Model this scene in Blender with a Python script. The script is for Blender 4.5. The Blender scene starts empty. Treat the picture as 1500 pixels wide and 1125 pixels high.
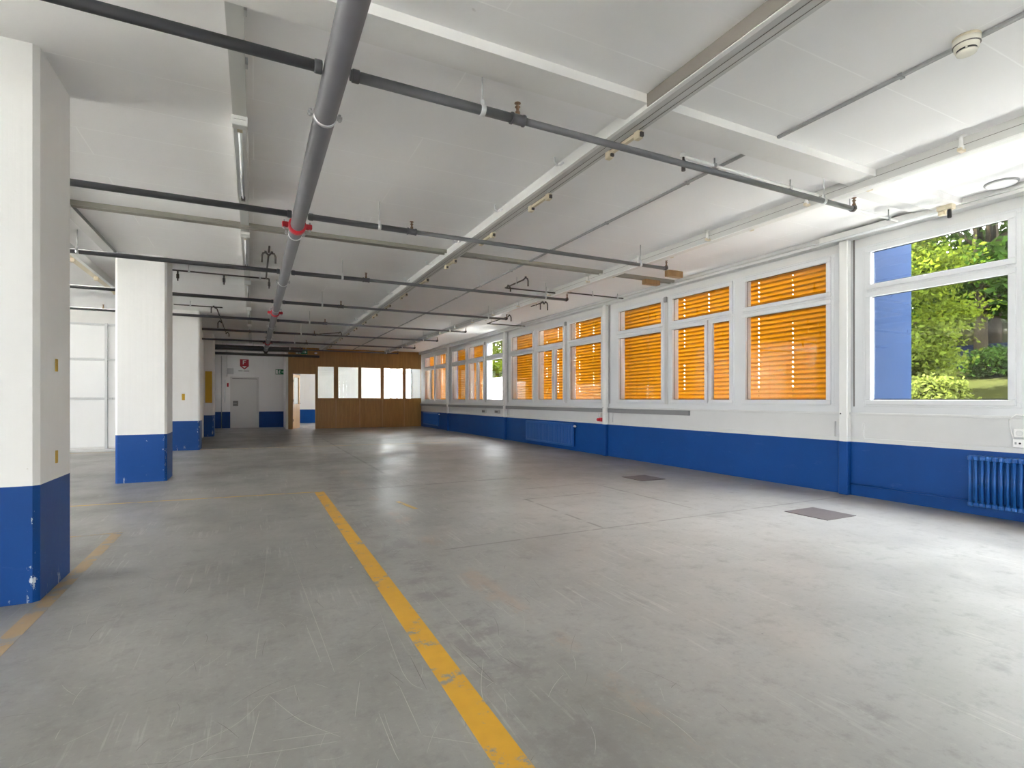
import bpy, bmesh, math, random
import numpy as np
from mathutils import Vector, Matrix

# ------------------------------------------------------------------ camera, sky, sun, exposure
scene = bpy.context.scene
COL = scene.collection
YAW = math.atan(379 / 766.0)
cam_d = bpy.data.cameras.new('camera')
cam = bpy.data.objects.new('camera', cam_d)
COL.objects.link(cam)
cam.location = (0, 0, 1.2)
cam.rotation_euler = (math.pi / 2, 0, -YAW)
cam_d.sensor_width = 36.0
cam_d.lens = 766 / 1500 * 36.0
cam_d.shift_y = 22.5 / 1500
cam_d.clip_start = 0.05
scene.camera = cam

world = bpy.data.worlds.new('sky')
scene.world = world
world.use_nodes = True
SKY = 12.0
bg = world.node_tree.nodes['Background']
bg.inputs[0].default_value = (0.97, 0.97, 1.0, 1)
bg.inputs[1].default_value = SKY

sun_d = bpy.data.lights.new('sun', 'SUN')
sun_d.energy = 60.0
sun_d.angle = 0.02
sun_d.color = (1.0, 0.95, 0.90)
sun = bpy.data.objects.new('sun', sun_d)
COL.objects.link(sun)
sun.rotation_euler = Vector((0.2, -0.55, -0.85)).to_track_quat('-Z', 'Y').to_euler()
sun.location = (0, 10, 30)

vs = scene.view_settings
vs.view_transform = 'Standard'
vs.look = 'None'
vs.gamma = 1.0
vs.use_curve_mapping = False
vs.exposure = 1.45
scene.cycles.max_bounces = 14
scene.cycles.diffuse_bounces = 8
scene.cycles.glossy_bounces = 4
scene.cycles.transparent_max_bounces = 24
scene.cycles.transmission_bounces = 8
scene.cycles.sample_clamp_indirect = 12.0
scene.cycles.use_denoising = True
scene.cycles.caustics_reflective = False
scene.cycles.caustics_refractive = False

R = random.Random(7)
ZC = 3.30          # ceiling
XW = 6.74          # inner face of the window wall
XG = 6.80          # glass plane
PITCH = 5.13


# ------------------------------------------------------------------ materials
class NT:
    """small helper to wire nodes"""
    def __init__(self, name):
        self.m = bpy.data.materials.new(name)
        self.m.use_nodes = True
        self.t = self.m.node_tree
        self.n = self.t.nodes
        self.p = self.n['Principled BSDF']
        self.out = self.n['Material Output']
        self._co = None

    def node(self, typ, **kw):
        nd = self.n.new(typ)
        for k, v in kw.items():
            setattr(nd, k, v)
        return nd

    def put(self, sock, v):
        if hasattr(v, 'links'):
            self.t.links.new(v, sock)
        else:
            sock.default_value = v

    @property
    def co(self):
        if self._co is None:
            self._co = self.node('ShaderNodeTexCoord').outputs['Object']
        return self._co

    def map(self, scale=(1, 1, 1), rot=(0, 0, 0), loc=(0, 0, 0), src=None):
        nd = self.node('ShaderNodeMapping')
        self.put(nd.inputs['Vector'], src or self.co)
        nd.inputs['Scale'].default_value = scale
        nd.inputs['Rotation'].default_value = rot
        nd.inputs['Location'].default_value = loc
        return nd.outputs[0]

    def noise(self, scale=5, detail=4, rough=0.55, vec=None, dist=0.0):
        nd = self.node('ShaderNodeTexNoise')
        self.put(nd.inputs['Vector'], vec or self.co)
        nd.inputs['Scale'].default_value = scale
        nd.inputs['Detail'].default_value = detail
        nd.inputs['Roughness'].default_value = rough
        nd.inputs['Distortion'].default_value = dist
        return nd.outputs['Fac']

    def math(self, op, a, b=0.0, c=0.0, clamp=False):
        nd = self.node('ShaderNodeMath', operation=op, use_clamp=clamp)
        self.put(nd.inputs[0], a)
        self.put(nd.inputs[1], b)
        self.put(nd.inputs[2], c)
        return nd.outputs[0]

    def ramp(self, v, a, b, lo=0.0, hi=1.0):
        nd = self.node('ShaderNodeMapRange')
        nd.interpolation_type = 'SMOOTHSTEP'
        self.put(nd.inputs['Value'], v)
        nd.inputs['From Min'].default_value = a
        nd.inputs['From Max'].default_value = b
        nd.inputs['To Min'].default_value = lo
        nd.inputs['To Max'].default_value = hi
        return nd.outputs[0]

    def mix(self, f, a, b, blend='MIX'):
        nd = self.node('ShaderNodeMix', data_type='RGBA', blend_type=blend)
        self.put(nd.inputs[0], f)
        for s, v in ((6, a), (7, b)):
            if isinstance(v, tuple) and len(v) == 3:
                v = v + (1,)
            self.put(nd.inputs[s], v)
        return nd.outputs[2]

    def xyz(self):
        s = self.node('ShaderNodeSeparateXYZ')
        self.put(s.inputs[0], self.co)
        return s.outputs

    def box(self, v, a, b, soft=0.01):
        return self.math('MULTIPLY', self.ramp(v, a - soft, a + soft), self.ramp(v, b - soft, b + soft, 1, 0))

    def bump(self, h, strength=0.2, dist=0.01):
        nd = self.node('ShaderNodeBump')
        nd.inputs['Strength'].default_value = strength
        nd.inputs['Distance'].default_value = dist
        self.put(nd.inputs['Height'], h)
        self.put(self.p.inputs['Normal'], nd.outputs[0])


def plain(name, col, rough=0.5, metal=0.0, var=0.06, scale=6.0, bump=0.0, spec=None):
    t = NT(name)
    n = t.noise(scale, 5, 0.6)
    a = tuple(c * (1 - var) for c in col)
    b = tuple(min(1, c * (1 + var)) for c in col)
    t.put(t.p.inputs['Base Color'], t.mix(n, a, b))
    t.p.inputs['Roughness'].default_value = rough
    t.p.inputs['Metallic'].default_value = metal
    if spec is not None:
        t.p.inputs['Specular IOR Level'].default_value = spec
    if bump:
        t.bump(t.noise(scale * 8, 4), bump, 0.004)
    return t.m


def m_ceiling():
    t = NT('white_painted_concrete_ceiling')
    big = t.noise(0.5, 5, 0.6)
    col = t.mix(big, (0.84, 0.832, 0.832), (0.91, 0.905, 0.91))
    x, y, z = t.xyz()
    # grime that settled beside the lamp trunking
    st = t.math('MULTIPLY', t.box(x, 1.7, 2.4, 0.35), t.ramp(t.noise(0.55, 3, 0.6), 0.35, 0.75))
    col = t.mix(t.math('MULTIPLY', st, 0.35), col, (0.60, 0.60, 0.60))
    st2 = t.math('MULTIPLY', t.box(x, -0.5, 0.3, 0.3), t.ramp(t.noise(0.8, 4, 0.6), 0.4, 0.8))
    col = t.mix(t.math('MULTIPLY', st2, 0.25), col, (0.63, 0.60, 0.56))
    # shuttering seams
    br = t.node('ShaderNodeTexBrick')
    t.put(br.inputs['Vector'], t.map((1, 1, 1), (0, 0, 0)))
    br.inputs['Scale'].default_value = 1.0
    br.inputs['Brick Width'].default_value = 2.45
    br.inputs['Row Height'].default_value = 0.51
    br.inputs['Mortar Size'].default_value = 0.006
    br.inputs['Mortar Smooth'].default_value = 0.6
    seam = t.math('MULTIPLY', br.outputs['Fac'], t.ramp(t.noise(1.3, 3), 0.36, 0.56))
    col = t.mix(t.math('MULTIPLY', seam, 0.8), col, (0.97, 0.97, 0.97))
    spots = t.ramp(t.noise(7, 2, 0.5), 0.80, 0.84)
    col = t.mix(t.math('MULTIPLY', spots, 0.5), col, (0.55, 0.53, 0.5))
    t.put(t.p.inputs['Base Color'], col)
    t.p.inputs['Roughness'].default_value = 0.85
    t.bump(t.math('ADD', t.math('MULTIPLY', seam, 1.0), t.noise(20, 4)), 0.12, 0.01)
    return t.m


def m_wall(name, col=(0.82, 0.812, 0.80), lines=False):
    t = NT(name)
    n = t.noise(1.6, 6, 0.62)
    c = t.mix(n, tuple(v * 0.94 for v in col), tuple(min(1, v * 1.04) for v in col))
    streak = t.ramp(t.noise(2.2, 5, 0.65, t.map((3, 3, 0.25))), 0.52, 0.8)
    c = t.mix(t.math('MULTIPLY', streak, 0.16), c, (0.60, 0.56, 0.49))
    nick = t.ramp(t.noise(14, 3, 0.6), 0.755, 0.79)
    c = t.mix(t.math('MULTIPLY', nick, 0.6), c, (0.48, 0.42, 0.34))
    t.put(t.p.inputs['Base Color'], c)
    t.p.inputs['Roughness'].default_value = 0.62
    h = t.noise(14, 5, 0.6)
    if lines:
        w = t.noise(9, 3, 0.5, t.map((2.2, 2.2, 0.06)))
        h = t.math('ADD', h, t.math('MULTIPLY', w, 1.5))
    t.bump(h, 0.22, 0.006)
    return t.m


def m_blue(name='blue_gloss_wall_paint', chips=0.0):
    t = NT(name)
    n = t.noise(2.5, 5, 0.6)
    c = t.mix(n, (0.003, 0.048, 0.215), (0.005, 0.070, 0.30))
    if chips:
        ch = t.ramp(t.noise(9, 6, 0.7), 0.735 - chips, 0.75 - chips)
        c = t.mix(ch, c, (0.66, 0.70, 0.74))
        x, y, z = t.xyz()
        eg = t.math('MULTIPLY', t.box(x, -1.19, -1.148, 0.008), t.ramp(t.noise(20, 6, 0.7, t.map((1, 1, 0.5))), 0.585, 0.61))
        c = t.mix(eg, c, (0.62, 0.66, 0.70))
        rub = t.math('MULTIPLY', t.ramp(t.noise(11, 5, 0.7, t.map((1, 1, 0.35))), 0.60, 0.68), t.ramp(z, 0.0, 0.14, 1, 0))
        c = t.mix(rub, c, (0.55, 0.56, 0.56))
    sc = t.ramp(t.noise(3, 5, 0.7, t.map((1, 1, 4))), 0.60, 0.75)
    c = t.mix(t.math('MULTIPLY', sc, 0.18), c, (0.10, 0.20, 0.45))
    t.put(t.p.inputs['Base Color'], c)
    t.p.inputs['Roughness'].default_value = 0.45
    t.p.inputs['Specular IOR Level'].default_value = 0.25
    t.bump(t.noise(10, 5), 0.18, 0.006)
    return t.m


def concrete_nodes(t):
    """worn grey industrial floor; returns the base colour socket"""
    x, y, z = t.xyz()
    big = t.noise(0.45, 6, 0.62)
    fine = t.noise(3.2, 8, 0.68, t.map((1.0, 0.45, 1)))
    c = t.mix(t.ramp(big, 0.3, 0.72), (0.235, 0.230, 0.215), (0.365, 0.360, 0.343))
    c = t.mix(t.ramp(fine, 0.38, 0.72), c, (0.285, 0.28, 0.265))
    # darker blotches away from windows; window bay paler by painted daylight and some bleaching
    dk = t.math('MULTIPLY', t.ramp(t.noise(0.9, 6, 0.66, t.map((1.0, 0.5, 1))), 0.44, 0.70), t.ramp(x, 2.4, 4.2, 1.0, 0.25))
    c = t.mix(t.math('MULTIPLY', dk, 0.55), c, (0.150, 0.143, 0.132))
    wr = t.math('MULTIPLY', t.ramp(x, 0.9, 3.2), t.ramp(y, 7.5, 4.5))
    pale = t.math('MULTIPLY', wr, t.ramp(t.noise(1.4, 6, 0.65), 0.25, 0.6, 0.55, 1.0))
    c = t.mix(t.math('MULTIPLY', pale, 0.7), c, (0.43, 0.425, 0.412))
    # fine pale scuffing
    for ang, sc in ((0.35, 30), (-0.5, 26), (1.2, 34)):
        s = t.noise(1.0, 3, 0.6, t.map((sc, 1.6, 1), (0, 0, ang)), 0.3)
        s = t.math('MULTIPLY', t.ramp(s, 0.60, 0.68), t.ramp(t.noise(1.7, 2), 0.45, 0.65))
        c = t.mix(t.math('MULTIPLY', s, 0.22), c, (0.62, 0.61, 0.57))
    sp = t.noise(26, 4, 0.7)
    c = t.mix(t.ramp(sp, 0.52, 0.72, 0, 0.22), c, (0.14, 0.135, 0.125))
    c = t.mix(t.ramp(sp, 0.46, 0.28, 0, 0.18), c, (0.50, 0.49, 0.46))
    mt = t.noise(5.5, 7, 0.72)
    c = t.mix(t.ramp(mt, 0.50, 0.72, 0, 0.45), c, (0.155, 0.15, 0.14))
    # tyre rubber and oil along the yellow line
    rub = t.math('MULTIPLY', t.box(x, 0.86, 1.18, 0.09), t.ramp(t.noise(3.0, 7, 0.7), 0.48, 0.60))
    c = t.mix(t.math('MULTIPLY', rub, 0.55), c, (0.17, 0.155, 0.155))
    old = t.math('MULTIPLY', t.box(x, 1.25, 1.42, 0.04), t.ramp(t.noise(2.4, 6, 0.7, t.map((1, 0.6, 1))), 0.50, 0.62))
    c = t.mix(t.math('MULTIPLY', old, 0.30), c, (0.42, 0.27, 0.17))
    oil = t.ramp(t.noise(0.8, 5, 0.6, t.map((1, 1, 1), (0, 0, 0), (3.7, 8.1, 0))), 0.64, 0.72)
    c = t.mix(t.math('MULTIPLY', oil, 0.35), c, (0.18, 0.165, 0.15))
    brown = t.math('MULTIPLY', t.box(x, 6.15, 6.9, 0.25), t.ramp(t.noise(1.7, 5), 0.25, 0.6, 0.4, 1))
    c = t.mix(t.math('MULTIPLY', brown, 0.55), c, (0.25, 0.20, 0.13))
    # saw-cut joints and repaired trenches
    jn = t.ramp(t.noise(5, 4), 0.32, 0.5)
    for (a, b, u0, u1, w, axis) in ((4.34, 0, 4.3, 6.2, 0.016, 'x'), (3.98, 0, 1.3, 6.6, 0.012, 'y'), (6.2, 0, 3.2, 4.34, 0.016, 'y'),
                                   (5.55, 0, 2.9, 4.0, 0.02, 'y'), (2.93, 0, 4.0, 5.56, 0.016, 'x'), (11.6, 0, 1.0, 6.5, 0.02, 'y'),
                                   (17.0, 0, 0.5, 6.5, 0.03, 'y'), (1.9, 0, 8.5, 17.0, 0.025, 'x'), (7.15, 0, 0.9, 3.6, 0.03, 'y')):
        u, v = (x, y) if axis == 'x' else (y, x)
        k = t.math('MULTIPLY', t.box(u, a - w, a + w, 0.008), t.box(v, u0, u1, 0.05))
        k = t.math('MULTIPLY', k, jn)
        c = t.mix(t.math('MULTIPLY', k, 0.65), c, (0.13, 0.122, 0.11))
    # pits
    pit = t.ramp(t.noise(16, 2, 0.5), 0.775, 0.80)
    c = t.mix(t.math('MULTIPLY', pit, 0.75), c, (0.10, 0.095, 0.09))
    lp = t.ramp(t.noise(12, 2, 0.5, t.map((1, 1, 1), (0, 0, 0), (9, 3, 1))), 0.765, 0.80)
    c = t.mix(t.math('MULTIPLY', lp, 0.6), c, (0.74, 0.73, 0.70))
    return c, big, fine


def m_floor():
    t = NT('worn_concrete_floor')
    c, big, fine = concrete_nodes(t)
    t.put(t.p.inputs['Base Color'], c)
    t.put(t.p.inputs['Roughness'], t.ramp(t.noise(1.1, 5, 0.6), 0.3, 0.7, 0.31, 0.46))
    t.p.inputs['Specular IOR Level'].default_value = 0.5
    t.bump(t.math('ADD', fine, t.math('MULTIPLY', t.noise(28, 5, 0.65), 0.5)), 0.14, 0.008)
    return t.m


def m_line(name, col, wear):
    t = NT(name)
    n = t.noise(5.0, 7, 0.72)
    base = t.mix(t.noise(9, 5), tuple(v * 0.82 for v in col), tuple(v * 1.08 for v in col))
    w = t.ramp(n, wear, wear + 0.07)
    c = t.mix(w, base, (0.28, 0.272, 0.25))
    sc = t.ramp(t.noise(1.0, 4, 0.6, t.map((40, 3, 1), (0, 0, 0.4))), 0.66, 0.72)
    c = t.mix(t.math('MULTIPLY', sc, 0.5), c, (0.45, 0.36, 0.2))
    t.put(t.p.inputs['Base Color'], c)
    t.p.inputs['Roughness'].default_value = 0.5
    t.bump(n, 0.15, 0.004)
    return t.m


def m_glass():
    t = NT('window_glass')
    tr = t.node('ShaderNodeBsdfTransparent')
    tr.inputs[0].default_value = (0.96, 0.98, 0.975, 1)
    gl = t.node('ShaderNodeBsdfGlossy')
    gl.inputs['Roughness'].default_value = 0.01
    lw = t.node('ShaderNodeLayerWeight')
    lw.inputs['Blend'].default_value = 0.5
    f = t.math('MULTIPLY_ADD', t.math('POWER', lw.outputs['Facing'], 4.5), 0.9, 0.045, clamp=True)
    mx = t.node('ShaderNodeMixShader')
    t.put(mx.inputs[0], f)
    t.put(mx.inputs[1], tr.outputs[0])
    t.put(mx.inputs[2], gl.outputs[0])
    t.put(t.out.inputs['Surface'], mx.outputs[0])
    return t.m


def m_translucent(name, col, trans, amount=0.5, var=0.15, rough=0.6, scale=3.0):
    t = NT(name)
    n = t.noise(scale, 3)
    def vr(cc):
        return t.mix(n, tuple(v * (1 - var) for v in cc), tuple(min(1, v * (1 + var)) for v in cc))
    df = t.node('ShaderNodeBsdfDiffuse')
    tl = t.node('ShaderNodeBsdfTranslucent')
    t.put(df.inputs[0], vr(col))
    t.put(tl.inputs[0], vr(trans))
    mx = t.node('ShaderNodeMixShader')
    mx.inputs[0].default_value = amount
    t.put(mx.inputs[1], df.outputs[0])
    t.put(mx.inputs[2], tl.outputs[0])
    t.put(t.out.inputs['Surface'], mx.outputs[0])
    return t.m


def m_wood(name, col, dark):
    t = NT(name)
    g = t.noise(2.0, 6, 0.65, t.map((7, 7, 0.6)), 0.6)
    c = t.mix(t.ramp(g, 0.3, 0.75), dark, col)
    c = t.mix(t.math('MULTIPLY', t.noise(0.9, 4), 0.35), c, tuple(v * 0.72 for v in col))
    t.put(t.p.inputs['Base Color'], c)
    t.p.inputs['Roughness'].default_value = 0.42
    t.bump(g, 0.08, 0.004)
    return t.m


def m_grass():
    t = NT('meadow_grass')
    n = t.noise(0.7, 6, 0.7)
    c = t.mix(n, (0.007, 0.010, 0.0025), (0.018, 0.017, 0.0065))
    c = t.mix(t.ramp(t.noise(9, 5, 0.7), 0.4, 0.7), c, (0.011, 0.013, 0.003))
    t.p.inputs['Specular IOR Level'].default_value = 0.0
    t.put(t.p.inputs['Base Color'], c)
    t.p.inputs['Roughness'].default_value = 0.9
    t.bump(t.noise(30, 5, 0.7), 0.6, 0.05)
    return t.m


M = {
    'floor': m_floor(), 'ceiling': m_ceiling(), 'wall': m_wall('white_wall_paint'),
    'colwhite': m_wall('board_marked_white_concrete', (0.83, 0.822, 0.81), True),
    'blue': m_blue(), 'blue_chip': m_blue('chipped_blue_column_paint', 0.03),
    'yellow': m_line('yellow_floor_paint', (0.66, 0.355, 0.03), 0.545),
    'yellow_thin': m_line('thin_yellow_floor_tape', (0.60, 0.40, 0.12), 0.54),
    'orange_old': m_line('worn_orange_floor_paint', (0.42, 0.30, 0.16), 0.50),
    'pipe': plain('dark_grey_pipe_paint', (0.078, 0.076, 0.086), 0.42, 0.0, 0.18, 5, 0.05),
    'pipe_light': plain('grey_pipe_paint', (0.118, 0.116, 0.126), 0.40, 0.0, 0.15, 5, 0.05),
    'galv': plain('galvanised_steel', (0.55, 0.56, 0.57), 0.35, 0.85, 0.12, 20),
    'zinc': plain('bright_zinc_clamp', (0.72, 0.73, 0.74), 0.28, 0.7, 0.08, 20),
    'red': plain('red_coupling_paint', (0.52, 0.012, 0.025), 0.4, 0.0, 0.1),
    'brass': plain('aged_brass', (0.20, 0.125, 0.075), 0.42, 0.6, 0.2, 30),
    'iron': plain('dark_cast_iron', (0.075, 0.062, 0.058), 0.5, 0.3, 0.2, 20),
    'pvc': plain('white_window_plastic', (0.66, 0.67, 0.685), 0.34, 0.0, 0.02, 2),
    'trim': plain('white_trim_paint', (0.66, 0.66, 0.655), 0.45, 0.0, 0.05, 3),
    'trunk': plain('white_enamelled_trunking', (0.76, 0.76, 0.745), 0.4, 0.0, 0.05, 2),
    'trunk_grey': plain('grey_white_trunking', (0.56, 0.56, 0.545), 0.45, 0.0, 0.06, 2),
    'groove': plain('dark_joint', (0.16, 0.15, 0.14), 0.8),
    'cream': plain('aged_cream_plastic', (0.66, 0.58, 0.43), 0.45, 0.0, 0.1, 12),
    'ivory': plain('ivory_detector_plastic', (0.78, 0.75, 0.66), 0.4, 0.0, 0.03, 8),
    'taupe': plain('taupe_side_strip', (0.26, 0.235, 0.21), 0.5, 0.0, 0.1, 3),
    'rail': plain('beige_steel_rail', (0.33, 0.315, 0.275), 0.45, 0.2, 0.12, 3),
    'duct': plain('grey_cable_duct_plastic', (0.26, 0.26, 0.265), 0.5, 0.0, 0.05, 3),
    'conduit': plain('grey_conduit', (0.33, 0.335, 0.34), 0.42, 0.2, 0.08, 6),
    'black': plain('black_rubber', (0.02, 0.02, 0.022), 0.6),
    'soot': plain('dark_duct_paint', (0.055, 0.053, 0.052), 0.6, 0.0, 0.15, 3),
    'wood': m_wood('ochre_plywood', (0.46, 0.245, 0.06), (0.33, 0.165, 0.04)),
    'batten': m_wood('pale_plywood_batten', (0.52, 0.31, 0.11), (0.40, 0.22, 0.07)),
    'block': m_wood('raw_timber_block', (0.46, 0.29, 0.13), (0.27, 0.15, 0.06)),
    'glass': m_glass(),
    'slat': m_translucent('orange_blind_slat', (0.37, 0.145, 0.005), (0.175, 0.064, 0.002), 0.45, 0.05),
    'frost': m_translucent('frosted_glass', (0.6, 0.6, 0.6), (0.45, 0.45, 0.45), 0.7, 0.03),
    'cord': plain('pale_blind_cord', (0.6, 0.5, 0.35), 0.7),
    'tube': plain('fluorescent_tube_glass', (0.85, 0.88, 0.90), 0.12, 0.0, 0.01, 2),
    'mirror': plain('polished_reflector', (0.78, 0.79, 0.80), 0.18, 0.9, 0.02, 2),
    'panel': plain('white_door_panel', (0.88, 0.885, 0.89), 0.3, 0.0, 0.01, 2),
    'doorgrey': plain('pale_grey_door_enamel', (0.64, 0.63, 0.61), 0.4, 0.0, 0.04, 3),
    'plate': plain('brown_steel_floor_plate', (0.135, 0.115, 0.115), 0.5, 0.3, 0.22, 14, 0.2),
    'rad': plain('blue_radiator_enamel', (0.012, 0.10, 0.36), 0.35, 0.0, 0.08, 4),
    'green': plain('exit_sign_green', (0.010, 0.16, 0.065), 0.4, 0.0, 0.04),
    'signwhite': plain('sign_white', (0.78, 0.80, 0.78), 0.4, 0.0, 0.02),
    'signred': plain('sign_red', (0.42, 0.008, 0.03), 0.4, 0.0, 0.04),
    'ink': plain('faded_sign_ink', (0.17, 0.16, 0.15), 0.7),
    'ochre': plain('ochre_notice_board', (0.55, 0.33, 0.012), 0.55, 0.0, 0.06, 3),
    'greyplate': plain('grey_lock_plate', (0.22, 0.21, 0.20), 0.45, 0.4),
    'socket': plain('white_socket_plastic', (0.82, 0.81, 0.80), 0.35, 0.0, 0.02),
    'scratch': plain('pale_scratch', (0.46, 0.45, 0.41), 0.7, 0, 0.15, 9),
    'scratch_dark': plain('dark_scratch', (0.16, 0.15, 0.14), 0.7, 0, 0.15, 9),
    'fin': plain('light_blue_facade_paint', (0.0036, 0.0135, 0.042), 0.7, 0.0, 0.08, 8, 0.1, 0.1),
    'facade': plain('white_facade_render', (0.75, 0.74, 0.72), 0.8, 0.0, 0.05, 3, 0.1),
    'garden_blue': plain('deep_blue_garden_wall_paint', (0.003, 0.007, 0.026), 0.7, 0, 0.12, 2, 0, 0.05),
    'leaf_a': m_translucent('yellow_green_leaf', (0.043, 0.060, 0.008), (0.062, 0.078, 0.006), 0.45, 0.55, 0.6, 1.4),  # the leaf's own yellow green, varied at random
    'leaf_b': m_translucent('deep_green_leaf', (0.016, 0.034, 0.006), (0.028, 0.05, 0.005), 0.4, 0.5, 0.6, 1.4),
    'leaf_c': m_translucent('pale_bush_leaf', (0.045, 0.055, 0.012), (0.05, 0.06, 0.01), 0.4, 0.5, 0.6, 2.0),
    'bark': plain('grey_bark', (0.022, 0.018, 0.012), 0.9, 0, 0.35, 9, 0.5, 0.0),
    'grass': m_grass(),
    'gravel': plain('pale_concrete_ramp', (0.62, 0.61, 0.58), 0.9, 0, 0.08, 5),
}


# ------------------------------------------------------------------ mesh helpers
class MB:
    def __init__(self):
        self.bm = bmesh.new()

    def box(self, x0, x1, y0, y1, z0, z1, bev=0.0):
        v = [self.bm.verts.new((x, y, z)) for x in (x0, x1) for y in (y0, y1) for z in (z0, z1)]
        fs = [(0, 1, 3, 2), (4, 6, 7, 5), (0, 4, 5, 1), (2, 3, 7, 6), (0, 2, 6, 4), (1, 5, 7, 3)]
        f = [self.bm.faces.new([v[i] for i in q]) for q in fs]
        if bev:
            es = list({e for q in f for e in q.edges})
            bmesh.ops.bevel(self.bm, geom=es, offset=bev, segments=1, affect='EDGES', profile=0.5)
        return self

    def obox(self, c, ax, ay, az, hx, hy, hz):
        """oriented box from three unit axes"""
        c = Vector(c)
        v = []
        for i in (-1, 1):
            for j in (-1, 1):
                for k in (-1, 1):
                    v.append(self.bm.verts.new(c + Vector(ax) * hx * i + Vector(ay) * hy * j + Vector(az) * hz * k))
        for q in [(0, 1, 3, 2), (4, 6, 7, 5), (0, 4, 5, 1), (2, 3, 7, 6), (0, 2, 6, 4), (1, 5, 7, 3)]:
            self.bm.faces.new([v[i] for i in q])
        return self

    def tube(self, pts, r, n=10, cap=True):
        pts = [Vector(p) for p in pts]
        rs = r if isinstance(r, (list, tuple)) else [r] * len(pts)
        rings = []
        ref = None
        for i, p in enumerate(pts):
            d = (pts[min(i + 1, len(pts) - 1)] - pts[max(i - 1, 0)]).normalized()
            if ref is None:
                ref = Vector((0, 0, 1)) if abs(d.z) < 0.9 else Vector((1, 0, 0))
            a = d.cross(ref)
            if a.length < 1e-4:
                a = d.cross(Vector((0.3, 1, 0.2)))
            a.normalize()
            b = d.cross(a).normalized()
            ref = b.cross(d) * -1 if False else ref
            rings.append([self.bm.verts.new(p + (a * math.cos(t) + b * math.sin(t)) * rs[i])
                          for t in (2 * math.pi * k / n for k in range(n))])
        for q0, q1 in zip(rings, rings[1:]):
            for k in range(n):
                f = self.bm.faces.new((q0[k], q0[(k + 1) % n], q1[(k + 1) % n], q1[k]))
                f.smooth = True
        if cap:
            self.bm.faces.new(rings[0])
            self.bm.faces.new(rings[-1][::-1])
        return self

    def lathe(self, c, prof, n=20, axis='z'):
        """prof: list of (radius, height) going along the axis from c"""
        c = Vector(c)
        ax = {'z': Vector((0, 0, 1)), 'x': Vector((1, 0, 0)), 'y': Vector((0, 1, 0))}[axis]
        u = Vector((1, 0, 0)) if axis != 'x' else Vector((0, 1, 0))
        w = ax.cross(u)
        rings = []
        for r, h in prof:
            rings.append([self.bm.verts.new(c + ax * h + (u * math.cos(t) + w * math.sin(t)) * max(r, 1e-4))
                          for t in (2 * math.pi * k / n for k in range(n))])
        for q0, q1 in zip(rings, rings[1:]):
            for k in range(n):
                f = self.bm.faces.new((q0[k], q0[(k + 1) % n], q1[(k + 1) % n], q1[k]))
                f.smooth = True
        self.bm.faces.new(rings[0])
        self.bm.faces.new(rings[-1][::-1])
        return self

    def prism(self, poly, z0, z1):
        a = [self.bm.verts.new((x, y, z0)) for x, y in poly]
        b = [self.bm.verts.new((x, y, z1)) for x, y in poly]
        n = len(poly)
        self.bm.faces.new(a[::-1])
        self.bm.faces.new(b)
        for k in range(n):
            self.bm.faces.new((a[k], a[(k + 1) % n], b[(k + 1) % n], b[k]))
        return self

    def prism_y(self, poly, y0, y1):
        """poly in (x, z), extruded along y"""
        a = [self.bm.verts.new((x, y0, z)) for x, z in poly]
        b = [self.bm.verts.new((x, y1, z)) for x, z in poly]
        n = len(poly)
        self.bm.faces.new(a)
        self.bm.faces.new(b[::-1])
        for k in range(n):
            self.bm.faces.new((a[k], b[k], b[(k + 1) % n], a[(k + 1) % n]))
        return self

    def ring(self, y0, y1, z0, z1, w, x0, x1, bev=0.0):
        """window-like frame in the y-z plane: outer rectangle y0..y1, z0..z1, profile w"""
        self.box(x0, x1, y0, y1, z0, z0 + w, bev)
        self.box(x0, x1, y0, y1, z1 - w, z1, bev)
        self.box(x0, x1, y0, y0 + w, z0 + w, z1 - w, bev)
        self.box(x0, x1, y1 - w, y1, z0 + w, z1 - w, bev)
        return self

    def ring_xz(self, x0, x1, z0, z1, w, y0, y1):
        self.box(x0, x1, y0, y1, z0, z0 + w)
        self.box(x0, x1, y0, y1, z1 - w, z1)
        self.box(x0, x0 + w, y0, y1, z0 + w, z1 - w)
        self.box(x1 - w, x1, y0, y1, z0 + w, z1 - w)
        return self

    def mesh(self, name, mat):
        bmesh.ops.recalc_face_normals(self.bm, faces=self.bm.faces)
        me = bpy.data.meshes.new(name)
        self.bm.to_mesh(me)
        self.bm.free()
        me.materials.append(M[mat] if isinstance(mat, str) else mat)
        return me

    def build(self, name, mat, parent=None):
        o = bpy.data.objects.new(name, self.mesh(name, mat))
        COL.objects.link(o)
        if parent is not None:
            o.parent = parent
            o.matrix_parent_inverse = parent.matrix_basis.inverted()
        return o


def tag(o, label=None, cat=None, group=None, kind=None):
    if label:
        o['label'] = label
    if cat:
        o['category'] = cat
    if group:
        o['group'] = group
    if kind:
        o['kind'] = kind
    return o


def empty(name, loc, label=None, cat=None, group=None, kind=None):
    o = bpy.data.objects.new(name, None)
    COL.objects.link(o)
    o.location = loc
    o.empty_display_size = 0.2
    return tag(o, label, cat, group, kind)


def dup(root, loc, rz=None, label=None):
    r = root.copy()
    COL.objects.link(r)
    r.location = loc
    if rz is not None:
        r.rotation_euler = (0, 0, rz)
    if label:
        r['label'] = label
    for ch in list(root.children):
        c = ch.copy()
        COL.objects.link(c)
        c.parent = r
        c.matrix_parent_inverse = ch.matrix_parent_inverse
        for g in ch.children:
            d = g.copy()
            COL.objects.link(d)
            d.parent = c
            d.matrix_parent_inverse = g.matrix_parent_inverse
    return r


def S(name, mb, mat, label, cat):
    return tag(mb.build(name, mat), label, cat, None, 'structure')


ORD = ['first', 'second', 'third', 'fourth', 'fifth', 'sixth', 'seventh', 'eighth', 'ninth', 'tenth']

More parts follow.
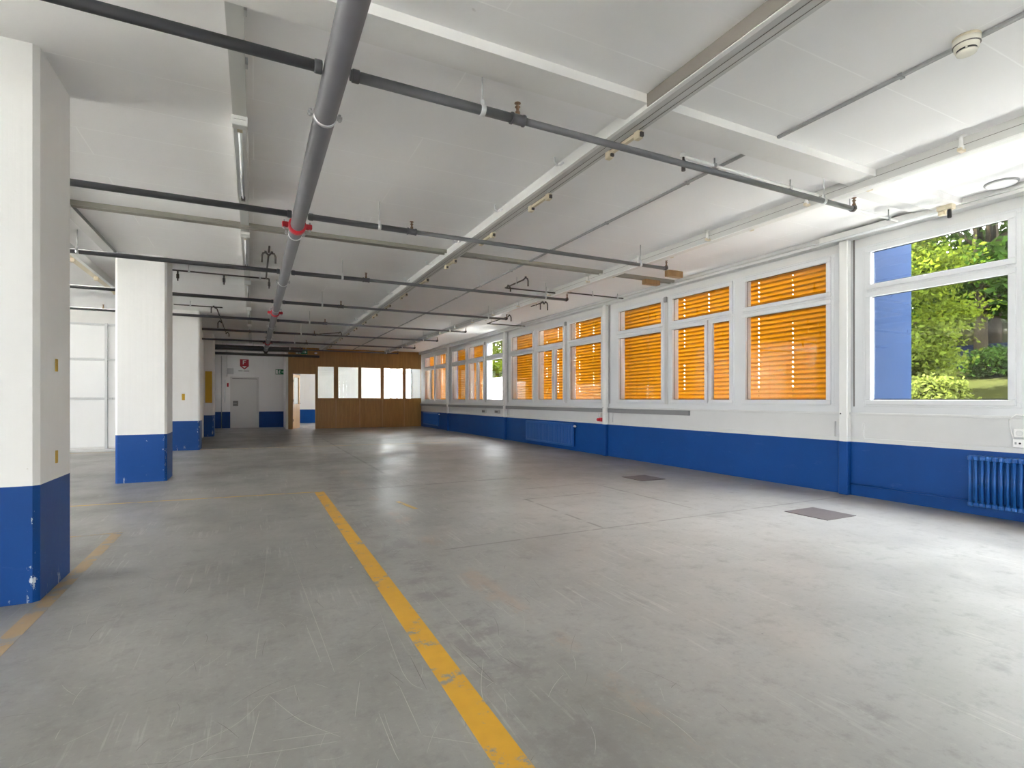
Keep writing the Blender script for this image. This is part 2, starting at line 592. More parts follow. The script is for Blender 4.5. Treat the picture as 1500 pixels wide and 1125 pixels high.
# ------------------------------------------------------------------ room shell
XL, YR, YB, YF = -8.0, -11.6, 24.8, 28.4
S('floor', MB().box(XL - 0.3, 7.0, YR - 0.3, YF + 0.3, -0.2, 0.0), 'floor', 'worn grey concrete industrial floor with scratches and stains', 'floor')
S('ceiling', MB().box(XL - 1.6, 7.06, YR - 0.6, YF + 0.4, ZC, ZC + 0.35), 'ceiling', 'white painted concrete ceiling with shuttering seams', 'ceiling')  # unseen overhang past the left wall, added to keep sun off its windows

# left side wall, far left, and rear wall: unseen windows added for daylight
LWIN = [(-9.0, -6.0), (-4.5, -1.5), (4.6, 7.4), (13.2, 14.4)]
b = MB()
b.box(XL - 0.25, XL, YR, 15.45, 0, 0.9).box(XL - 0.25, XL, YR, 15.45, 3.1, ZC)
ys = [YR] + [v for w in LWIN for v in w] + [15.45]
for k in range(0, len(ys), 2):
    b.box(XL - 0.25, XL, ys[k], ys[k + 1], 0.9, 3.1)
S('wall_left', b, 'wall', 'white plastered side wall behind the columns', 'wall')
RWIN = [(4.6, 5.8)]
b = MB()
b.box(XL - 0.25, 7.0, YR - 0.25, YR, 0, 0.8).box(XL - 0.25, 7.0, YR - 0.25, YR, 3.15, ZC)
xs = [XL - 0.25] + [v for w in RWIN for v in w] + [7.0]
for k in range(0, len(xs), 2):
    b.box(xs[k], xs[k + 1], YR - 0.25, YR, 0.8, 3.15)
S('wall_rear', b, 'wall', 'white rear wall with an added daylight window opposite the plywood partition', 'wall')

# panelled wall at y=15.4 closing the left bay
YP = 15.4
S('wall_panelled', MB().box(XL, -1.42, YP, YP + 0.15, 0, ZC), 'wall', 'white wall closing the bay left of the columns', 'wall')
d2 = empty('door_1', (-5.0, YP, 0), 'tall white panelled folding door filling the bay wall behind the columns', 'door', None, 'structure')
zb = [0.05, 1.22, 2.14, 2.97]
xb = [-7.6, -6.45, -5.3, -4.2, -3.12, -1.98]
for i in range(5):
    for j in range(3):
        MB().box(xb[i] + 0.03, xb[i + 1] - 0.03, YP - 0.03, YP, zb[j] + 0.025, zb[j + 1] - 0.025, 0.006).build('panel', 'panel', d2)
for x in xb:
    MB().box(x - 0.028, x + 0.028, YP - 0.06, YP, 0.0, 3.0, 0.005).build('stile', 'pvc', d2)
for z in zb[1:]:
    MB().box(xb[0], xb[-1], YP - 0.05, YP, z - 0.02, z + 0.02).build('rail', 'pvc', d2)
MB().box(-3.06, -2.99, YP - 0.09, YP - 0.03, 1.2, 1.24).build('latch', 'galv', d2)
S('trim_1', MB().box(XL, -1.75, YP - 0.45, YP, 0.0, 0.03), 'trim', 'pale raised threshold strip below the panelled door', 'threshold')

# side wall along the column row further back
S('wall_side', MB().box(-1.57, -1.42, YP - 0.3, 19.38, 0, ZC), 'wall', 'white infill wall between two rear columns', 'wall')
w = empty('window_40', (-1.42, 17.5, 1.1), 'narrow grey framed window in the white infill wall between columns', 'window', None, 'structure')
MB().ring(16.9, 18.05, 1.12, 2.16, 0.05, -1.44, -1.39).build('frame', 'galv', w)
MB().box(-1.415, -1.41, 16.95, 18.0, 1.17, 2.11).build('pane', 'glass', w)
b = MB().box(-1.75, -1.5, 20.0, YB, 0.69, 1.05).box(-1.75, -1.5, 20.0, YB, 2.05, ZC).box(-1.75, -1.5, 20.0, 20.55, 1.05, 2.05).box(-1.75, -1.5, 24.25, YB, 1.05, 2.05)
S('wall_recess', b, 'wall', 'white side wall beyond the last column', 'wall')
S('wall_recess_base', MB().box(-1.75, -1.498, 20.0, YB, 0, 0.69), 'blue', 'dark blue base of the side wall beyond the last column', 'wall')
w = empty('window_42', (-1.5, 22.4, 1.05), 'frosted window in the side wall beyond the last column', 'window', None, 'structure')
MB().ring(20.55, 24.25, 1.05, 2.05, 0.05, -1.6, -1.52).build('frame', 'pvc', w)
MB().box(-1.565, -1.56, 20.6, 24.2, 1.10, 2.0).build('pane', 'frost', w)

# far wall with grey door
S('wall_back', MB().box(-1.75, 1.3, YB, YB + 0.2, 0.68, ZC), 'wall', 'white far wall above a blue base around the grey door', 'wall')
S('wall_back_base', MB().box(-1.75, -0.84, YB - 0.003, YB + 0.2, 0, 0.68).box(0.2, 1.3, YB - 0.003, YB + 0.2, 0, 0.68), 'blue', 'blue painted base of the far wall', 'wall')
dr = empty('door_2', (-0.3, YB, 0), 'pale grey metal door in the white far wall below the red sign', 'door', None, 'structure')
b = MB()
b.box(-0.86, -0.79, YB - 0.05, YB + 0.1, 0, 2.15).box(0.15, 0.22, YB - 0.05, YB + 0.1, 0, 2.15).box(-0.86, 0.22, YB - 0.05, YB + 0.1, 2.08, 2.15)
b.build('door_frame', 'doorgrey', dr)
MB().box(-0.79, 0.15, YB - 0.02, YB + 0.03, 0.0, 2.08).build('leaf', 'doorgrey', dr)
MB().box(-0.79, 0.15, YB - 0.022, YB - 0.019, 2.06, 2.08).box(0.142, 0.15, YB - 0.022, YB - 0.019, 0.6, 2.08).build('shadow_gap', 'groove', dr)
MB().box(-0.76, -0.57, YB - 0.05, YB - 0.02, 0.92, 1.14, 0.004).build('lock_plate', 'greyplate', dr)
MB().tube([(-0.73, YB - 0.05, 1.04), (-0.73, YB - 0.10, 1.04), (-0.62, YB - 0.10, 1.04)], 0.011, 8).build('handle', 'galv', dr)

# back office behind the partition
S('wall_office', MB().box(1.3, 6.1, YF, YF + 0.2, 0, ZC).box(6.7, 7.0, YF, YF + 0.2, 0, ZC).box(6.1, 6.7, YF, YF + 0.2, 0, 1.1).box(6.1, 6.7, YF, YF + 0.2, 3.1, ZC), 'wall', 'white end wall of the office behind the plywood partition', 'wall')
S('wall_office_base', MB().box(1.3, 6.74, YF - 0.004, YF, 0, 0.69), 'blue', 'blue base of the office end wall seen through the doorway', 'wall')
S('wall_office_side', MB().box(1.18, 1.3, 22.86, YF + 0.2, 0, ZC), 'wall', 'white side wall of the office next to the doorway', 'wall')

w = empty('window_41', (6.4, YF, 1.1), 'white framed window in the office end wall seen through the partition panes', 'window', None, 'structure')
b = MB().ring_xz(6.1, 6.7, 1.1, 3.1, 0.07, YF + 0.05, YF + 0.13)
b.box(6.17, 6.63, YF + 0.05, YF + 0.13, 2.4, 2.46)
b.build('frame', 'pvc', w)
MB().box(6.17, 6.63, YF + 0.088, YF + 0.092, 1.17, 3.03).build('pane', 'glass', w)

# ------------------------------------------------------------------ plywood partition
YPT = 22.8
pt = empty('wall_partition', (4.0, YPT, 0), 'ochre plywood partition with a row of interior windows', 'partition', None, 'structure')
panes = [(2.37, 3.02), (3.17, 4.01), (4.11, 4.96), (5.08, 5.92), (6.03, 6.74)]
Z0, Z1 = 1.24, 2.56
MB().box(1.26, 1.40, YPT, YPT + 0.06, 0, ZC).build('door_post', 'wood', pt)
MB().box(1.40, 2.31, YPT, YPT + 0.06, 2.26, ZC).build('over_panel', 'wood', pt)
edges = [2.31, 3.095, 4.06, 5.02, 5.975, 6.745]
for i in range(5):
    MB().box(edges[i] + 0.002, edges[i + 1] - 0.002, YPT, YPT + 0.06, 0, Z0).build('lower_panel', 'wood', pt)
    MB().box(edges[i] + 0.002, edges[i + 1] - 0.002, YPT, YPT + 0.06, Z1, ZC).build('upper_panel', 'wood', pt)
    a, c = panes[i]
    MB().box(a, c, YPT + 0.028, YPT + 0.034, Z0, Z1).build('pane', 'glass', pt)
    MB().ring_xz(a, c, Z0, Z1, 0.012, YPT - 0.004, YPT + 0.05).build('glazing_bead', 'batten', pt)
for i in range(6):
    lo = 2.31 if i == 0 else panes[i - 1][1]
    hi = panes[i][0] if i < 5 else 6.745
    if hi > lo + 0.01:
        MB().box(lo, hi, YPT, YPT + 0.06, Z0, Z1).build('stud', 'wood', pt)
for e in edges[1:-1]:
    MB().box(e - 0.018, e + 0.018, YPT - 0.008, YPT, 0, Z0).build('cover_strip', 'batten', pt)
    MB().box(e - 0.015, e + 0.015, YPT - 0.006, YPT, Z1, ZC).build('cover_strip', 'wood', pt)
MB().box(1.40, 1.43, YPT - 0.01, YPT + 0.07, 0, 2.26).box(2.28, 2.31, YPT - 0.01, YPT + 0.07, 0, 2.26).box(1.43, 2.28, YPT - 0.01, YPT + 0.07, 2.23, 2.26).build('door_lining', 'batten', pt)

od = empty('door_3', (1.44, YPT + 0.07, 0), 'half open plywood door with a glazed upper half', 'door', None, 'structure')
b = MB()
b.box(0, 0.84, 0, 0.04, 0.01, 1.0).box(0, 0.12, 0, 0.04, 1.0, 2.22).box(0.72, 0.84, 0, 0.04, 1.0, 2.22).box(0.12, 0.72, 0, 0.04, 2.1, 2.22)
o = b.build('leaf', 'batten'); o.parent = od
o = MB().box(0.12, 0.72, 0.016, 0.022, 1.0, 2.1).build('pane', 'glass'); o.parent = od
o = MB().tube([(0.78, 0, 1.03), (0.78, -0.05, 1.03), (0.68, -0.05, 1.03)], 0.01, 8).build('handle', 'iron'); o.parent = od
for z in (0.3, 1.1, 1.9):
    o = MB().lathe((0.0, -0.008, z), [(0.012, 0), (0.012, 0.1)], 8).build('hinge', 'iron'); o.parent = od
od.rotation_euler = (0, 0, math.radians(68))

# ------------------------------------------------------------------ window wall
UNITS = []      # (y0, y1, split or None, blind, bay)
def bay(y, blinds, clear_c=False):
    pass
UNITS += [(-11.08, -9.83, None, 0), (-9.53, -8.25, (-9.16, -9.02), 0), (-7.97, -6.68, None, 0)]  # unseen rear bay, added to let in more daylight
UNITS += [(-5.95, -4.70, None, 0), (-4.40, -3.12, (-4.03, -3.89), 0), (-2.84, -1.55, None, 0)]
UNITS += [(-0.78, 0.46, None, 0), (0.76, 2.04, (1.13, 1.27), 0), (2.48, 3.78, None, 0)]
UNITS += [(4.33, 5.59, None, 1), (5.89, 7.15, (6.26, 6.40), 1), (7.44, 8.69, None, 1)]
UNITS += [(9.30, 10.55, None, 1), (10.86, 12.11, (11.24, 11.37), 1), (12.41, 13.70, None, 1)]
UNITS += [(14.30, 15.48, None, 0), (15.79, 17.09, (16.22, 16.37), 1), (17.38, 18.75, None, 1)]
UNITS += [(19.50, 20.72, None, 1), (20.98, 22.24, (21.4, 21.54), 1)]
UNITS += [(24.55, 25.80, None, 0), (26.10, 27.36, (26.5, 26.64), 0)]  # windows added so the office behind the partition is lit
FW = 0.095
wr = empty('wall_right', (XW, 10, 0), 'long window wall with white apron above a dark blue base', 'wall', None, 'structure')
MB().box(XW, 7.05, YR, YF, 0, 0.67).build('blue_base', 'blue', wr)
MB().box(XW + 0.03, 7.05, YR, YF, 0.67, 1.11).build('apron', 'trim', wr)
MB().box(XW - 0.004, XW + 0.03, YR, YF, 0.67, 0.72).build('apron_lower_rail', 'trim', wr)
MB().box(XW - 0.004, XW + 0.03, YR, YF, 0.915, 1.01).build('apron_upper_rail', 'trim', wr)
MB().box(XW - 0.035, XW + 0.05, YR, YF, 1.01, 1.035, 0.004).build('window_board', 'trim', wr)
MB().box(XW + 0.02, XW + 0.05, YR, YF, 1.035, 1.11).build('sill_upstand', 'pvc', wr)
MB().box(XG - 0.02, 6.96, YR, YF, 3.09, ZC).build('head', 'trim', wr)
gaps = []
prev = YR
for u in UNITS:
    gaps.append((prev, u[0] - FW))
    prev = u[1] + FW
gaps.append((prev, YF))
for g0, g1 in gaps:
    if g1 - g0 > 0.005:
        MB().box(XG - 0.03, 6.99, g0, g1, 1.11, 3.09).build('pier', 'pvc', wr)
POSTY = [-6.18, -1.06, 4.06, 9.08, 14.02, 19.12]
for y in POSTY:
    for a, c in ((y - 0.20, y - 0.15), (y + 0.15, y + 0.20)):
        MB().box(XW - 0.004, XW + 0.03, a, c, 0.72, 0.915).build('apron_stile', 'trim', wr)
    for s in (-1, 1):
        MB().box(XG - 0.034, XG - 0.029, y + s * 0.075 - 0.008, y + s * 0.075 + 0.008, 1.04, 3.2).build('shadow_joint', 'groove', wr)

for i, y in enumerate(POSTY):
    p = empty('pipe_casing', (XW - 0.03, y, 0), ['', '', 'narrow square service casing beside the clear window, white above and blue below',
              'narrow square service casing by the red socket, white above and blue below',
              'narrow square service casing between the slatted windows near the grey wall sockets',
              'narrow square service casing nearest the plywood partition'][i] or 'narrow square service casing on the window wall, %s from the rear wall' % ORD[i], 'casing')
    MB().box(XW - 0.075, XW + 0.01, y - 0.055, y + 0.055, 0.67, 3.2, 0.008).build('upper_cover', 'trunk', p)
    MB().box(XW - 0.077, XW + 0.0, y - 0.057, y + 0.057, 0, 0.67, 0.008).build('lower_cover', 'blue', p)
    MB().lathe((XW - 0.08, y + 0.03, 1.02), [(0.009, 0), (0.009, 0.012)], 8, 'x').build('bolt', 'black', p)

# top trim above the windows
S('trim_3', MB().box(XG - 0.16, XG - 0.02, YR, YPT, 3.20, ZC), 'trim', 'white cornice channel running along the top of the windows', 'cornice')
S('trim_4', MB().box(XG - 0.19, XG - 0.16, YR, YPT, 3.235, 3.25), 'trunk_grey', 'thin grey lip along the window cornice', 'cornice')


def make_window(idx, y0, y1, split, blind):
    zb0, zb1, zt0, zt1 = 1.20, 2.45, 2.61, 3.00
    w_ = empty('window_%d' % idx, (XG, (y0 + y1) / 2, 1.11), None, None, None, 'structure')
    MB().ring(y0 - FW, y1 + FW, 1.11, 3.09, 0.05, XG - 0.035, XG + 0.06, 0.004).box(XG - 0.03, XG + 0.06, y0 - FW, y1 + FW, 2.515, 2.545).build('frame', 'pvc', w_)
    sashes = [(y0, y1, zt0, zt1)]
    if split:
        sashes += [(y0, split[0], zb0, zb1), (split[1], y1, zb0, zb1)]
    else:
        sashes += [(y0, y1, zb0, zb1)]
    for (a, c, d, e) in sashes:
        sw = 0.058
        s_ = MB().ring(a - sw, c + sw, d - sw - 0.01, e + sw + 0.005, sw + 0.004, XG - 0.055, XG + 0.02, 0.006).build('sash', 'pvc', w_)
        MB().ring(a - 0.004, c + 0.004, d - 0.004, e + 0.004, 0.010, XG - 0.012, XG - 0.002).build('gasket', 'black', s_)
        MB().box(XG - 0.004, XG + 0.002, a, c, d, e).build('pane', 'glass', s_)
    for yy in (y0 + 0.04, (y0 + y1) / 2, y1 - 0.04):
        MB().box(XG - 0.066, XG - 0.054, yy - 0.035, yy + 0.035, 2.522, 2.536, 0.003).build('hinge', 'pvc', w_)
    if split:
        ym = split[0] + 0.055
        h_ = MB().box(XG - 0.066, XG - 0.055, ym - 0.014, ym + 0.014, 1.72, 1.80, 0.003).build('handle', 'galv', w_)
        MB().box(XG - 0.10, XG - 0.066, ym - 0.008, ym + 0.008, 1.76, 1.78).box(XG - 0.105, XG - 0.09, ym - 0.009, ym + 0.009, 1.66, 1.785).build('lever', 'pvc', h_)
    return w_


WNAMES = {}
for i, (y0, y1, sp, bl) in enumerate(UNITS):
    wo = make_window(i + 1, y0, y1, sp, bl)
    desc = 'white plastic window with ' + ('two lower casements ' if sp else 'one lower casement ') + ('before an orange blind' if bl else 'and clear view outside')
    wo['label'] = desc + ', number %s from the panelled post row' % (i + 1) if False else desc
    wo['category'] = 'window'
    wo['group'] = 'windows of the long wall'

# grey channels between some window units
for (y, lab) in ((7.315, 'grey channel between the orange blinds near the timber blocks'), (10.73, 'grey channel between the orange blinds above the ribbed radiator'),
                 (2.25, 'grey channel beside the clear window over the socket outlets'), (15.63, 'grey channel beside the far clear window')):
    g = empty('blind_crank_channel', (XG - 0.03, y, 1.11), lab, 'channel')
    MB().box(XG - 0.04, XG - 0.015, y - 0.04, y + 0.04, 1.11, 3.06).build('channel', 'trunk_grey', g)
    MB().box(XG - 0.075, XG - 0.035, y - 0.035, y + 0.035, 2.97, 3.07, 0.01).build('gear_box', 'conduit', g)

# ------------------------------------------------------------------ outdoor orange venetian blinds
SL_W, SL_P = 1.50, 0.07
def slat_mesh():
    bm = bmesh.new()
    prof = [(-0.012, 0.040), (-0.020, 0.022), (-0.006, 0.006), (0.004, -0.012), (0.012, -0.026), (0.004, -0.040)]
    L = SL_W / 2
    cols = [-L]
    for c in (-L + 0.18, 0.0, L - 0.18):
        cols += [c - 0.0065, c + 0.0065]
    cols += [L]
    g = [[bm.verts.new((x, y, z)) for y in cols] for x, z in prof]
    for i in range(len(prof) - 1):
        for j in range(len(cols) - 1):
            if j % 2 == 1 and i == 2:
                continue      # cord slot
            f = bm.faces.new((g[i][j], g[i][j + 1], g[i + 1][j + 1], g[i + 1][j]))
            f.smooth = True
    me = bpy.data.meshes.new('slat')
    bm.to_mesh(me); bm.free()
    me.materials.append(M['slat'])
    return me

SLAT = slat_mesh()
RAIL = MB().box(-0.02, 0.02, -SL_W / 2, SL_W / 2, -0.012, 0.012).mesh('bottom_rail', 'slat')
CORD = MB().tube([(0.02, 0, 1.14), (0.02, 0, 3.14)], 0.0025, 5).mesh('cord', 'cord')
BOXM = MB().box(-0.06, 0.06, -SL_W / 2, SL_W / 2, 3.08, 3.2).mesh('head_box', 'trunk')
XBL = 7.03
bl_lab = {6: 'orange slatted blind outside the wide window next to the clear window', 7: 'orange slatted blind outside the twin casement window near the timber blocks',
          8: 'orange slatted blind outside the window right of the red socket', 9: 'orange slatted blind outside the window left of the red socket',
          10: 'orange slatted blind outside the twin casement window above the ribbed radiator', 11: 'orange slatted blind outside the window between ribbed radiator and service casing',
          13: 'orange slatted blind outside the twin casement window above the grey wall sockets', 14: 'orange slatted blind outside the window one before the last service casing',
          15: 'orange slatted blind outside the single window near the plywood partition', 16: 'orange slatted blind in the last window touching the plywood partition'}
for i, (y0, y1, sp, bl) in enumerate(UNITS):
    if not bl:
        continue
    ym = (y0 + y1) / 2 + 0.04
    B = empty('venetian_blind', (XBL, ym, 1.11), bl_lab[i - 3], 'blind', 'orange outdoor venetian blinds')
    def part(name, me, dz, dy=0.0):
        o = bpy.data.objects.new(name, me)
        COL.objects.link(o)
        o.parent = B
        o.location = (0, dy, dz)
        return o
    n = 28
    for k in range(n):
        part('slat', SLAT, 0.075 + k * SL_P)
    part('bottom_rail', RAIL, 0.025)
    part('head_box', BOXM, -1.11)
    for dy in (-SL_W / 2 + 0.18, 0, SL_W / 2 - 0.18):
        part('cord', CORD, -1.11, dy)

# ------------------------------------------------------------------ columns
def column(y, label):
    c = empty('column', (-1.45, y + 0.31, 0), label, 'column', None, 'structure')
    x0, x1, y0, y1, ch = -1.76, -1.14, y, y + 0.62, 0.028
    poly = [(x0 + ch, y0), (x1 - ch, y0), (x1, y0 + ch), (x1, y1 - ch), (x1 - ch, y1), (x0 + ch, y1), (x0, y1 - ch), (x0, y0 + ch)]
    MB().prism(poly, 0.69, ZC).build('shaft', 'colwhite', c)
    MB().prism(poly, 0.0, 0.69).build('painted_base', 'blue_chip', c)
    return c

cols = [column(4.02, 'white square column with chipped blue base beside the worn orange floor marks'),
        column(9.15, 'white square column with blue base, second in the row, before the panelled door'),
        column(14.42, 'white square column with blue base, third in the row, with a small yellow tag'),
        column(19.38, 'white square column with blue base, last in the row, carrying the ochre board')]
tag(MB().box(-1.19 - 0.19, -1.19, 19.36, 19.38, 1.09, 2.10).build('notice_board', 'ochre'), 'ochre yellow board on the last white column', 'board')
for (y, z, lab) in ((4.33, 1.42, 'small yellow tag higher on the column nearest the worn orange marks'), (4.33, 0.83, 'small yellow tag lower on the column nearest the worn orange marks')):
    tag(MB().box(-1.14, -1.135, y - 0.018, y + 0.018, z - 0.04, z + 0.04).build('wall_tag', 'ochre'), lab, 'tag')
tag(MB().box(-1.50, -1.44, 14.412, 14.42, 1.18, 1.33).build('wall_tag', 'ochre'), 'small yellow tag on the front of the third column', 'tag')

# ------------------------------------------------------------------ ceiling beam and steel rail
bm_ = empty('ceiling_beam', (0, 2.93, ZC), 'shallow white beam crossing the ceiling near the smoke detector', 'beam', None, 'structure')
MB().box(XL, XG - 0.16, 2.81, 3.05, 3.238, ZC).build('beam_body', 'wall', bm_)
MB().box(5.2, XG - 0.16, 3.05, 3.22, 3.262, ZC).build('beam_step', 'trim', bm_)
rl = empty('ceiling_rail', (2.5, 7.03, ZC), 'beige steel rail crossing the whole ceiling', 'rail')
MB().prism_y([(-0.045, 0.05), (0.045, 0.05), (0.045, 0.0), (0.025, 0.0), (0.025, 0.025), (-0.025, 0.025), (-0.025, 0.0), (-0.045, 0.0)], -5.0, 4.05)
b = MB()
b.box(-2.6, XG - 0.16, 6.975, 7.085, 3.285, ZC).box(-2.6, XG - 0.16, 6.975, 6.99, 3.25, 3.285).box(-2.6, XG - 0.16, 7.07, 7.085, 3.25, 3.285)
b.build('channel', 'rail', rl)
MB().box(-0.42, -0.18, 6.96, 7.10, 3.275, 3.292, 0.004).build('splice_plate', 'rail', rl)
tag(MB().box(5.98, 6.30, 6.955, 7.06, 3.17, 3.25, 0.006).build('timber_block', 'block'), 'raw timber block fixed under the beige rail', 'block')
tag(MB().box(6.02, 6.33, 6.45, 6.55, 3.20, ZC, 0.006).build('timber_block', 'block'), 'raw timber block on the ceiling by a sprinkler pipe end', 'block')

# ------------------------------------------------------------------ lamp trunking
def lampholder(y, x, par):
    h_ = MB().box(x, x + 0.05, y - 0.03, y + 0.03, 3.165, 3.225, 0.006).build('lamp_holder', 'cream', par)
    MB().box(x + 0.012, x + 0.04, y - 0.045, y - 0.03, 3.172, 3.205).build('contact', 'iron', h_)

ta = empty('lamp_trunking', (2.53, 8, ZC), 'white lamp trunking with grooved underside passing under the shallow beam', 'trunking')
MB().box(2.432, 2.465, YR, YPT, 3.205, ZC).build('side_rail', 'trunk', ta)
MB().box(2.465, 2.625, YR, YPT, 3.222, ZC).build('cover', 'trunk_grey', ta)
MB().box(2.425, 2.432, YR, 2.81, 3.212, ZC).build('side_strip', 'taupe', ta)  # thin taupe strip added to darken the side face up to the beam
for x in (2.535, 2.592):
    MB().box(x - 0.0025, x + 0.0025, YR, YPT, 3.2205, 3.222).build('groove', 'groove', ta)
y = 3.12
while y < 22:
    lampholder(y, 2.585, ta)
    lampholder(y + 0.36, 2.585, ta)
    MB().box(2.595, 2.625, y + 0.03, y + 0.33, 3.195, 3.222).build('lamp_carrier', 'cream', ta)
    y += 1.34
y = 3.9
while y < 22:
    MB().tube([(2.34, y, ZC), (2.34, y, 3.255), (2.37, y, 3.235), (2.40, y, 3.245), (2.43, y, 3.27)], 0.009, 8).build('hook', 'zinc', ta)
    y += 1.25

tb = empty('lamp_trunking', (5.13, 8, ZC), 'white lamp trunking with deep side shaded grey nearest the windows', 'trunking')
MB().box(5.10, 5.17, YR, YPT, 3.175, ZC).build('body', 'trunk_grey', tb)  # grey puts the shade of the side facing away from windows into colour
MB().box(5.098, 5.185, YR, YPT, 3.165, 3.175).build('lower_lip', 'trunk', tb)
MB().box(5.0985, 5.10, YR, YPT, 3.236, 3.240).build('groove', 'groove', tb)
y = -1.0
while y < 22:
    f_ = MB().lathe((5.06, y + 0.55, ZC), [(0.035, 0), (0.035, -0.006), (0.014, -0.008), (0.014, -0.075), (0.02, -0.08), (0.02, -0.11)], 12).build('hanger', 'trunk', tb)
    MB().box(5.03, 5.10, y + 0.535, y + 0.565, 3.175, 3.20).build('bracket', 'cream', f_)
    MB().box(5.185, 5.225, y, y + 0.05, 3.165, 3.215, 0.005).build('lamp_holder', 'cream', tb)
    y += 1.3

# row of fluorescent lights left of the sprinkler main
tc = empty('lamp_trunking', (-0.08, 6, ZC), 'flat grey white trunking strip carrying the fluorescent lights', 'trunking')
MB().box(-0.135, -0.045, 3.05, 21.5, 3.27, ZC).build('strip', 'trunk_grey', tc)
for y in (3.1, 3.6):
    MB().box(-0.045, -0.03, y, y + 0.05, 3.255, ZC).build('clip', 'galv', tc)
lf_lab = ['fluorescent light with polished reflector nearest the shallow beam', 'fluorescent light with polished reflector just beyond the beige rail',
          'fluorescent light with polished reflector, third along the grey strip', 'fluorescent light with polished reflector, fourth along the grey strip',
          'fluorescent light with polished reflector, fifth along the grey strip']
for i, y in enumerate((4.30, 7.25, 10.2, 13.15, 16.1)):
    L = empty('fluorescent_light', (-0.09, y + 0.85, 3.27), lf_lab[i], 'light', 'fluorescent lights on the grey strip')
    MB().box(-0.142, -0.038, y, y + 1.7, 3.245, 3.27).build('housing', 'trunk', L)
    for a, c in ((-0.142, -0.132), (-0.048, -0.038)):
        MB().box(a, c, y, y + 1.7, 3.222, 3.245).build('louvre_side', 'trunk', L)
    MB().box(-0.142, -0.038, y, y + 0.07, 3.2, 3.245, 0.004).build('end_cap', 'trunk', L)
    MB().box(-0.13, -0.05, y + 0.07, y + 1.66, 3.238, 3.245).build('reflector', 'panel', L)  # plain white stands in for the glare off the reflector
    MB().tube([(-0.09, y + 0.14, 3.225), (-0.09, y + 1.6, 3.225)], 0.013, 10).build('tube', 'tube', L)
    MB().box(-0.108, -0.072, y + 0.07, y + 0.14, 3.208, 3.242).build('lamp_holder', 'cream', L)
    MB().box(-0.108, -0.072, y + 1.6, y + 1.66, 3.208, 3.242).build('lamp_holder', 'iron', L)

# trunking in the left bay
t1 = empty('cable_trunking', (-1.8, 8, ZC), 'grey steel cable trunking on the ceiling above the column row', 'trunking')
MB().box(-1.83, -1.74, 4.7, 9.14, 3.24, ZC).build('body', 'conduit', t1)
MB().box(-1.845, -1.725, 4.7, 9.14, 3.235, 3.24).build('lid', 'trunk_grey', t1)
t2 = empty('lamp_trunking', (-2.35, 9, ZC), 'aged cream lamp trunking in the bay left of the columns', 'trunking')
MB().box(-2.40, -2.26, 3.05, YP, 3.23, ZC).build('body', 'cream', t2)
MB().box(-2.25, -2.20, 3.05, YP, 3.18, ZC).build('reflector_side', 'trunk', t2)
for y in (8.2, 9.5, 10.8, 12.1):
    MB().box(-2.36, -2.30, y, y + 0.06, 3.17, 3.23, 0.005).build('lamp_holder', 'cream', t2)

# thin conduit along the ceiling
for (y0, y1, lab) in ((YR, 2.80, 'thin grey conduit leading to the smoke detector'), (3.06, 22.7, 'thin grey conduit running the length of the ceiling beyond the beam')):
    c_ = empty('ceiling_conduit', (3.75, (y0 + y1) / 2, ZC), lab, 'conduit')
    MB().box(3.735, 3.765, y0, y1, 3.278, ZC, 0.005).build('channel', 'conduit', c_)
    yy = y0 + 0.7
    while yy < y1:
        MB().box(3.728, 3.772, yy, yy + 0.025, 3.274, ZC).build('saddle', 'conduit', c_)
        yy += 1.28

sd = empty('smoke_detector', (3.71, 1.55, ZC), 'round ivory smoke detector on the ceiling conduit', 'smoke detector')
MB().lathe((3.71, 1.55, ZC), [(0.066, 0), (0.066, -0.014)], 28).build('mounting_base', 'cream', sd)
MB().lathe((3.71, 1.55, ZC - 0.014), [(0.066, 0), (0.064, -0.03), (0.060, -0.032), (0.058, -0.055), (0.044, -0.06)], 28).build('housing', 'ivory', sd)
MB().lathe((3.71, 1.55, ZC - 0.074), [(0.048, 0.004), (0.048, -0.010)], 28).build('smoke_slot', 'black', sd)
MB().lathe((3.71, 1.55, ZC - 0.084), [(0.050, 0), (0.047, -0.010), (0.03, -0.018), (0.004, -0.02)], 28).build('cap', 'ivory', sd)
MB().lathe((3.71, 1.55, ZC - 0.044), [(0.0655, 0), (0.0655, -0.004)], 28).build('seam', 'groove', sd)
for a in range(4):
    t_ = a * math.pi / 2 + 0.4
    MB().box(3.71 + 0.048 * math.cos(t_) - 0.004, 3.71 + 0.048 * math.cos(t_) + 0.004, 1.55 + 0.048 * math.sin(t_) - 0.004, 1.55 + 0.048 * math.sin(t_) + 0.004, ZC - 0.082, ZC - 0.072).build('rib', 'ivory', sd)

rd = empty('round_ceiling_light', (6.5, 2.44, ZC), 'round white recessed disc light beside the clear window', 'light')
MB().lathe((6.5, 2.44, ZC), [(0.13, 0), (0.13, -0.01), (0.12, -0.016)], 32).build('rim', 'conduit', rd)
MB().lathe((6.5, 2.44, ZC - 0.012), [(0.12, 0), (0.11, -0.012), (0.06, -0.02), (0.005, -0.022)], 32).build('diffuser', 'panel', rd)

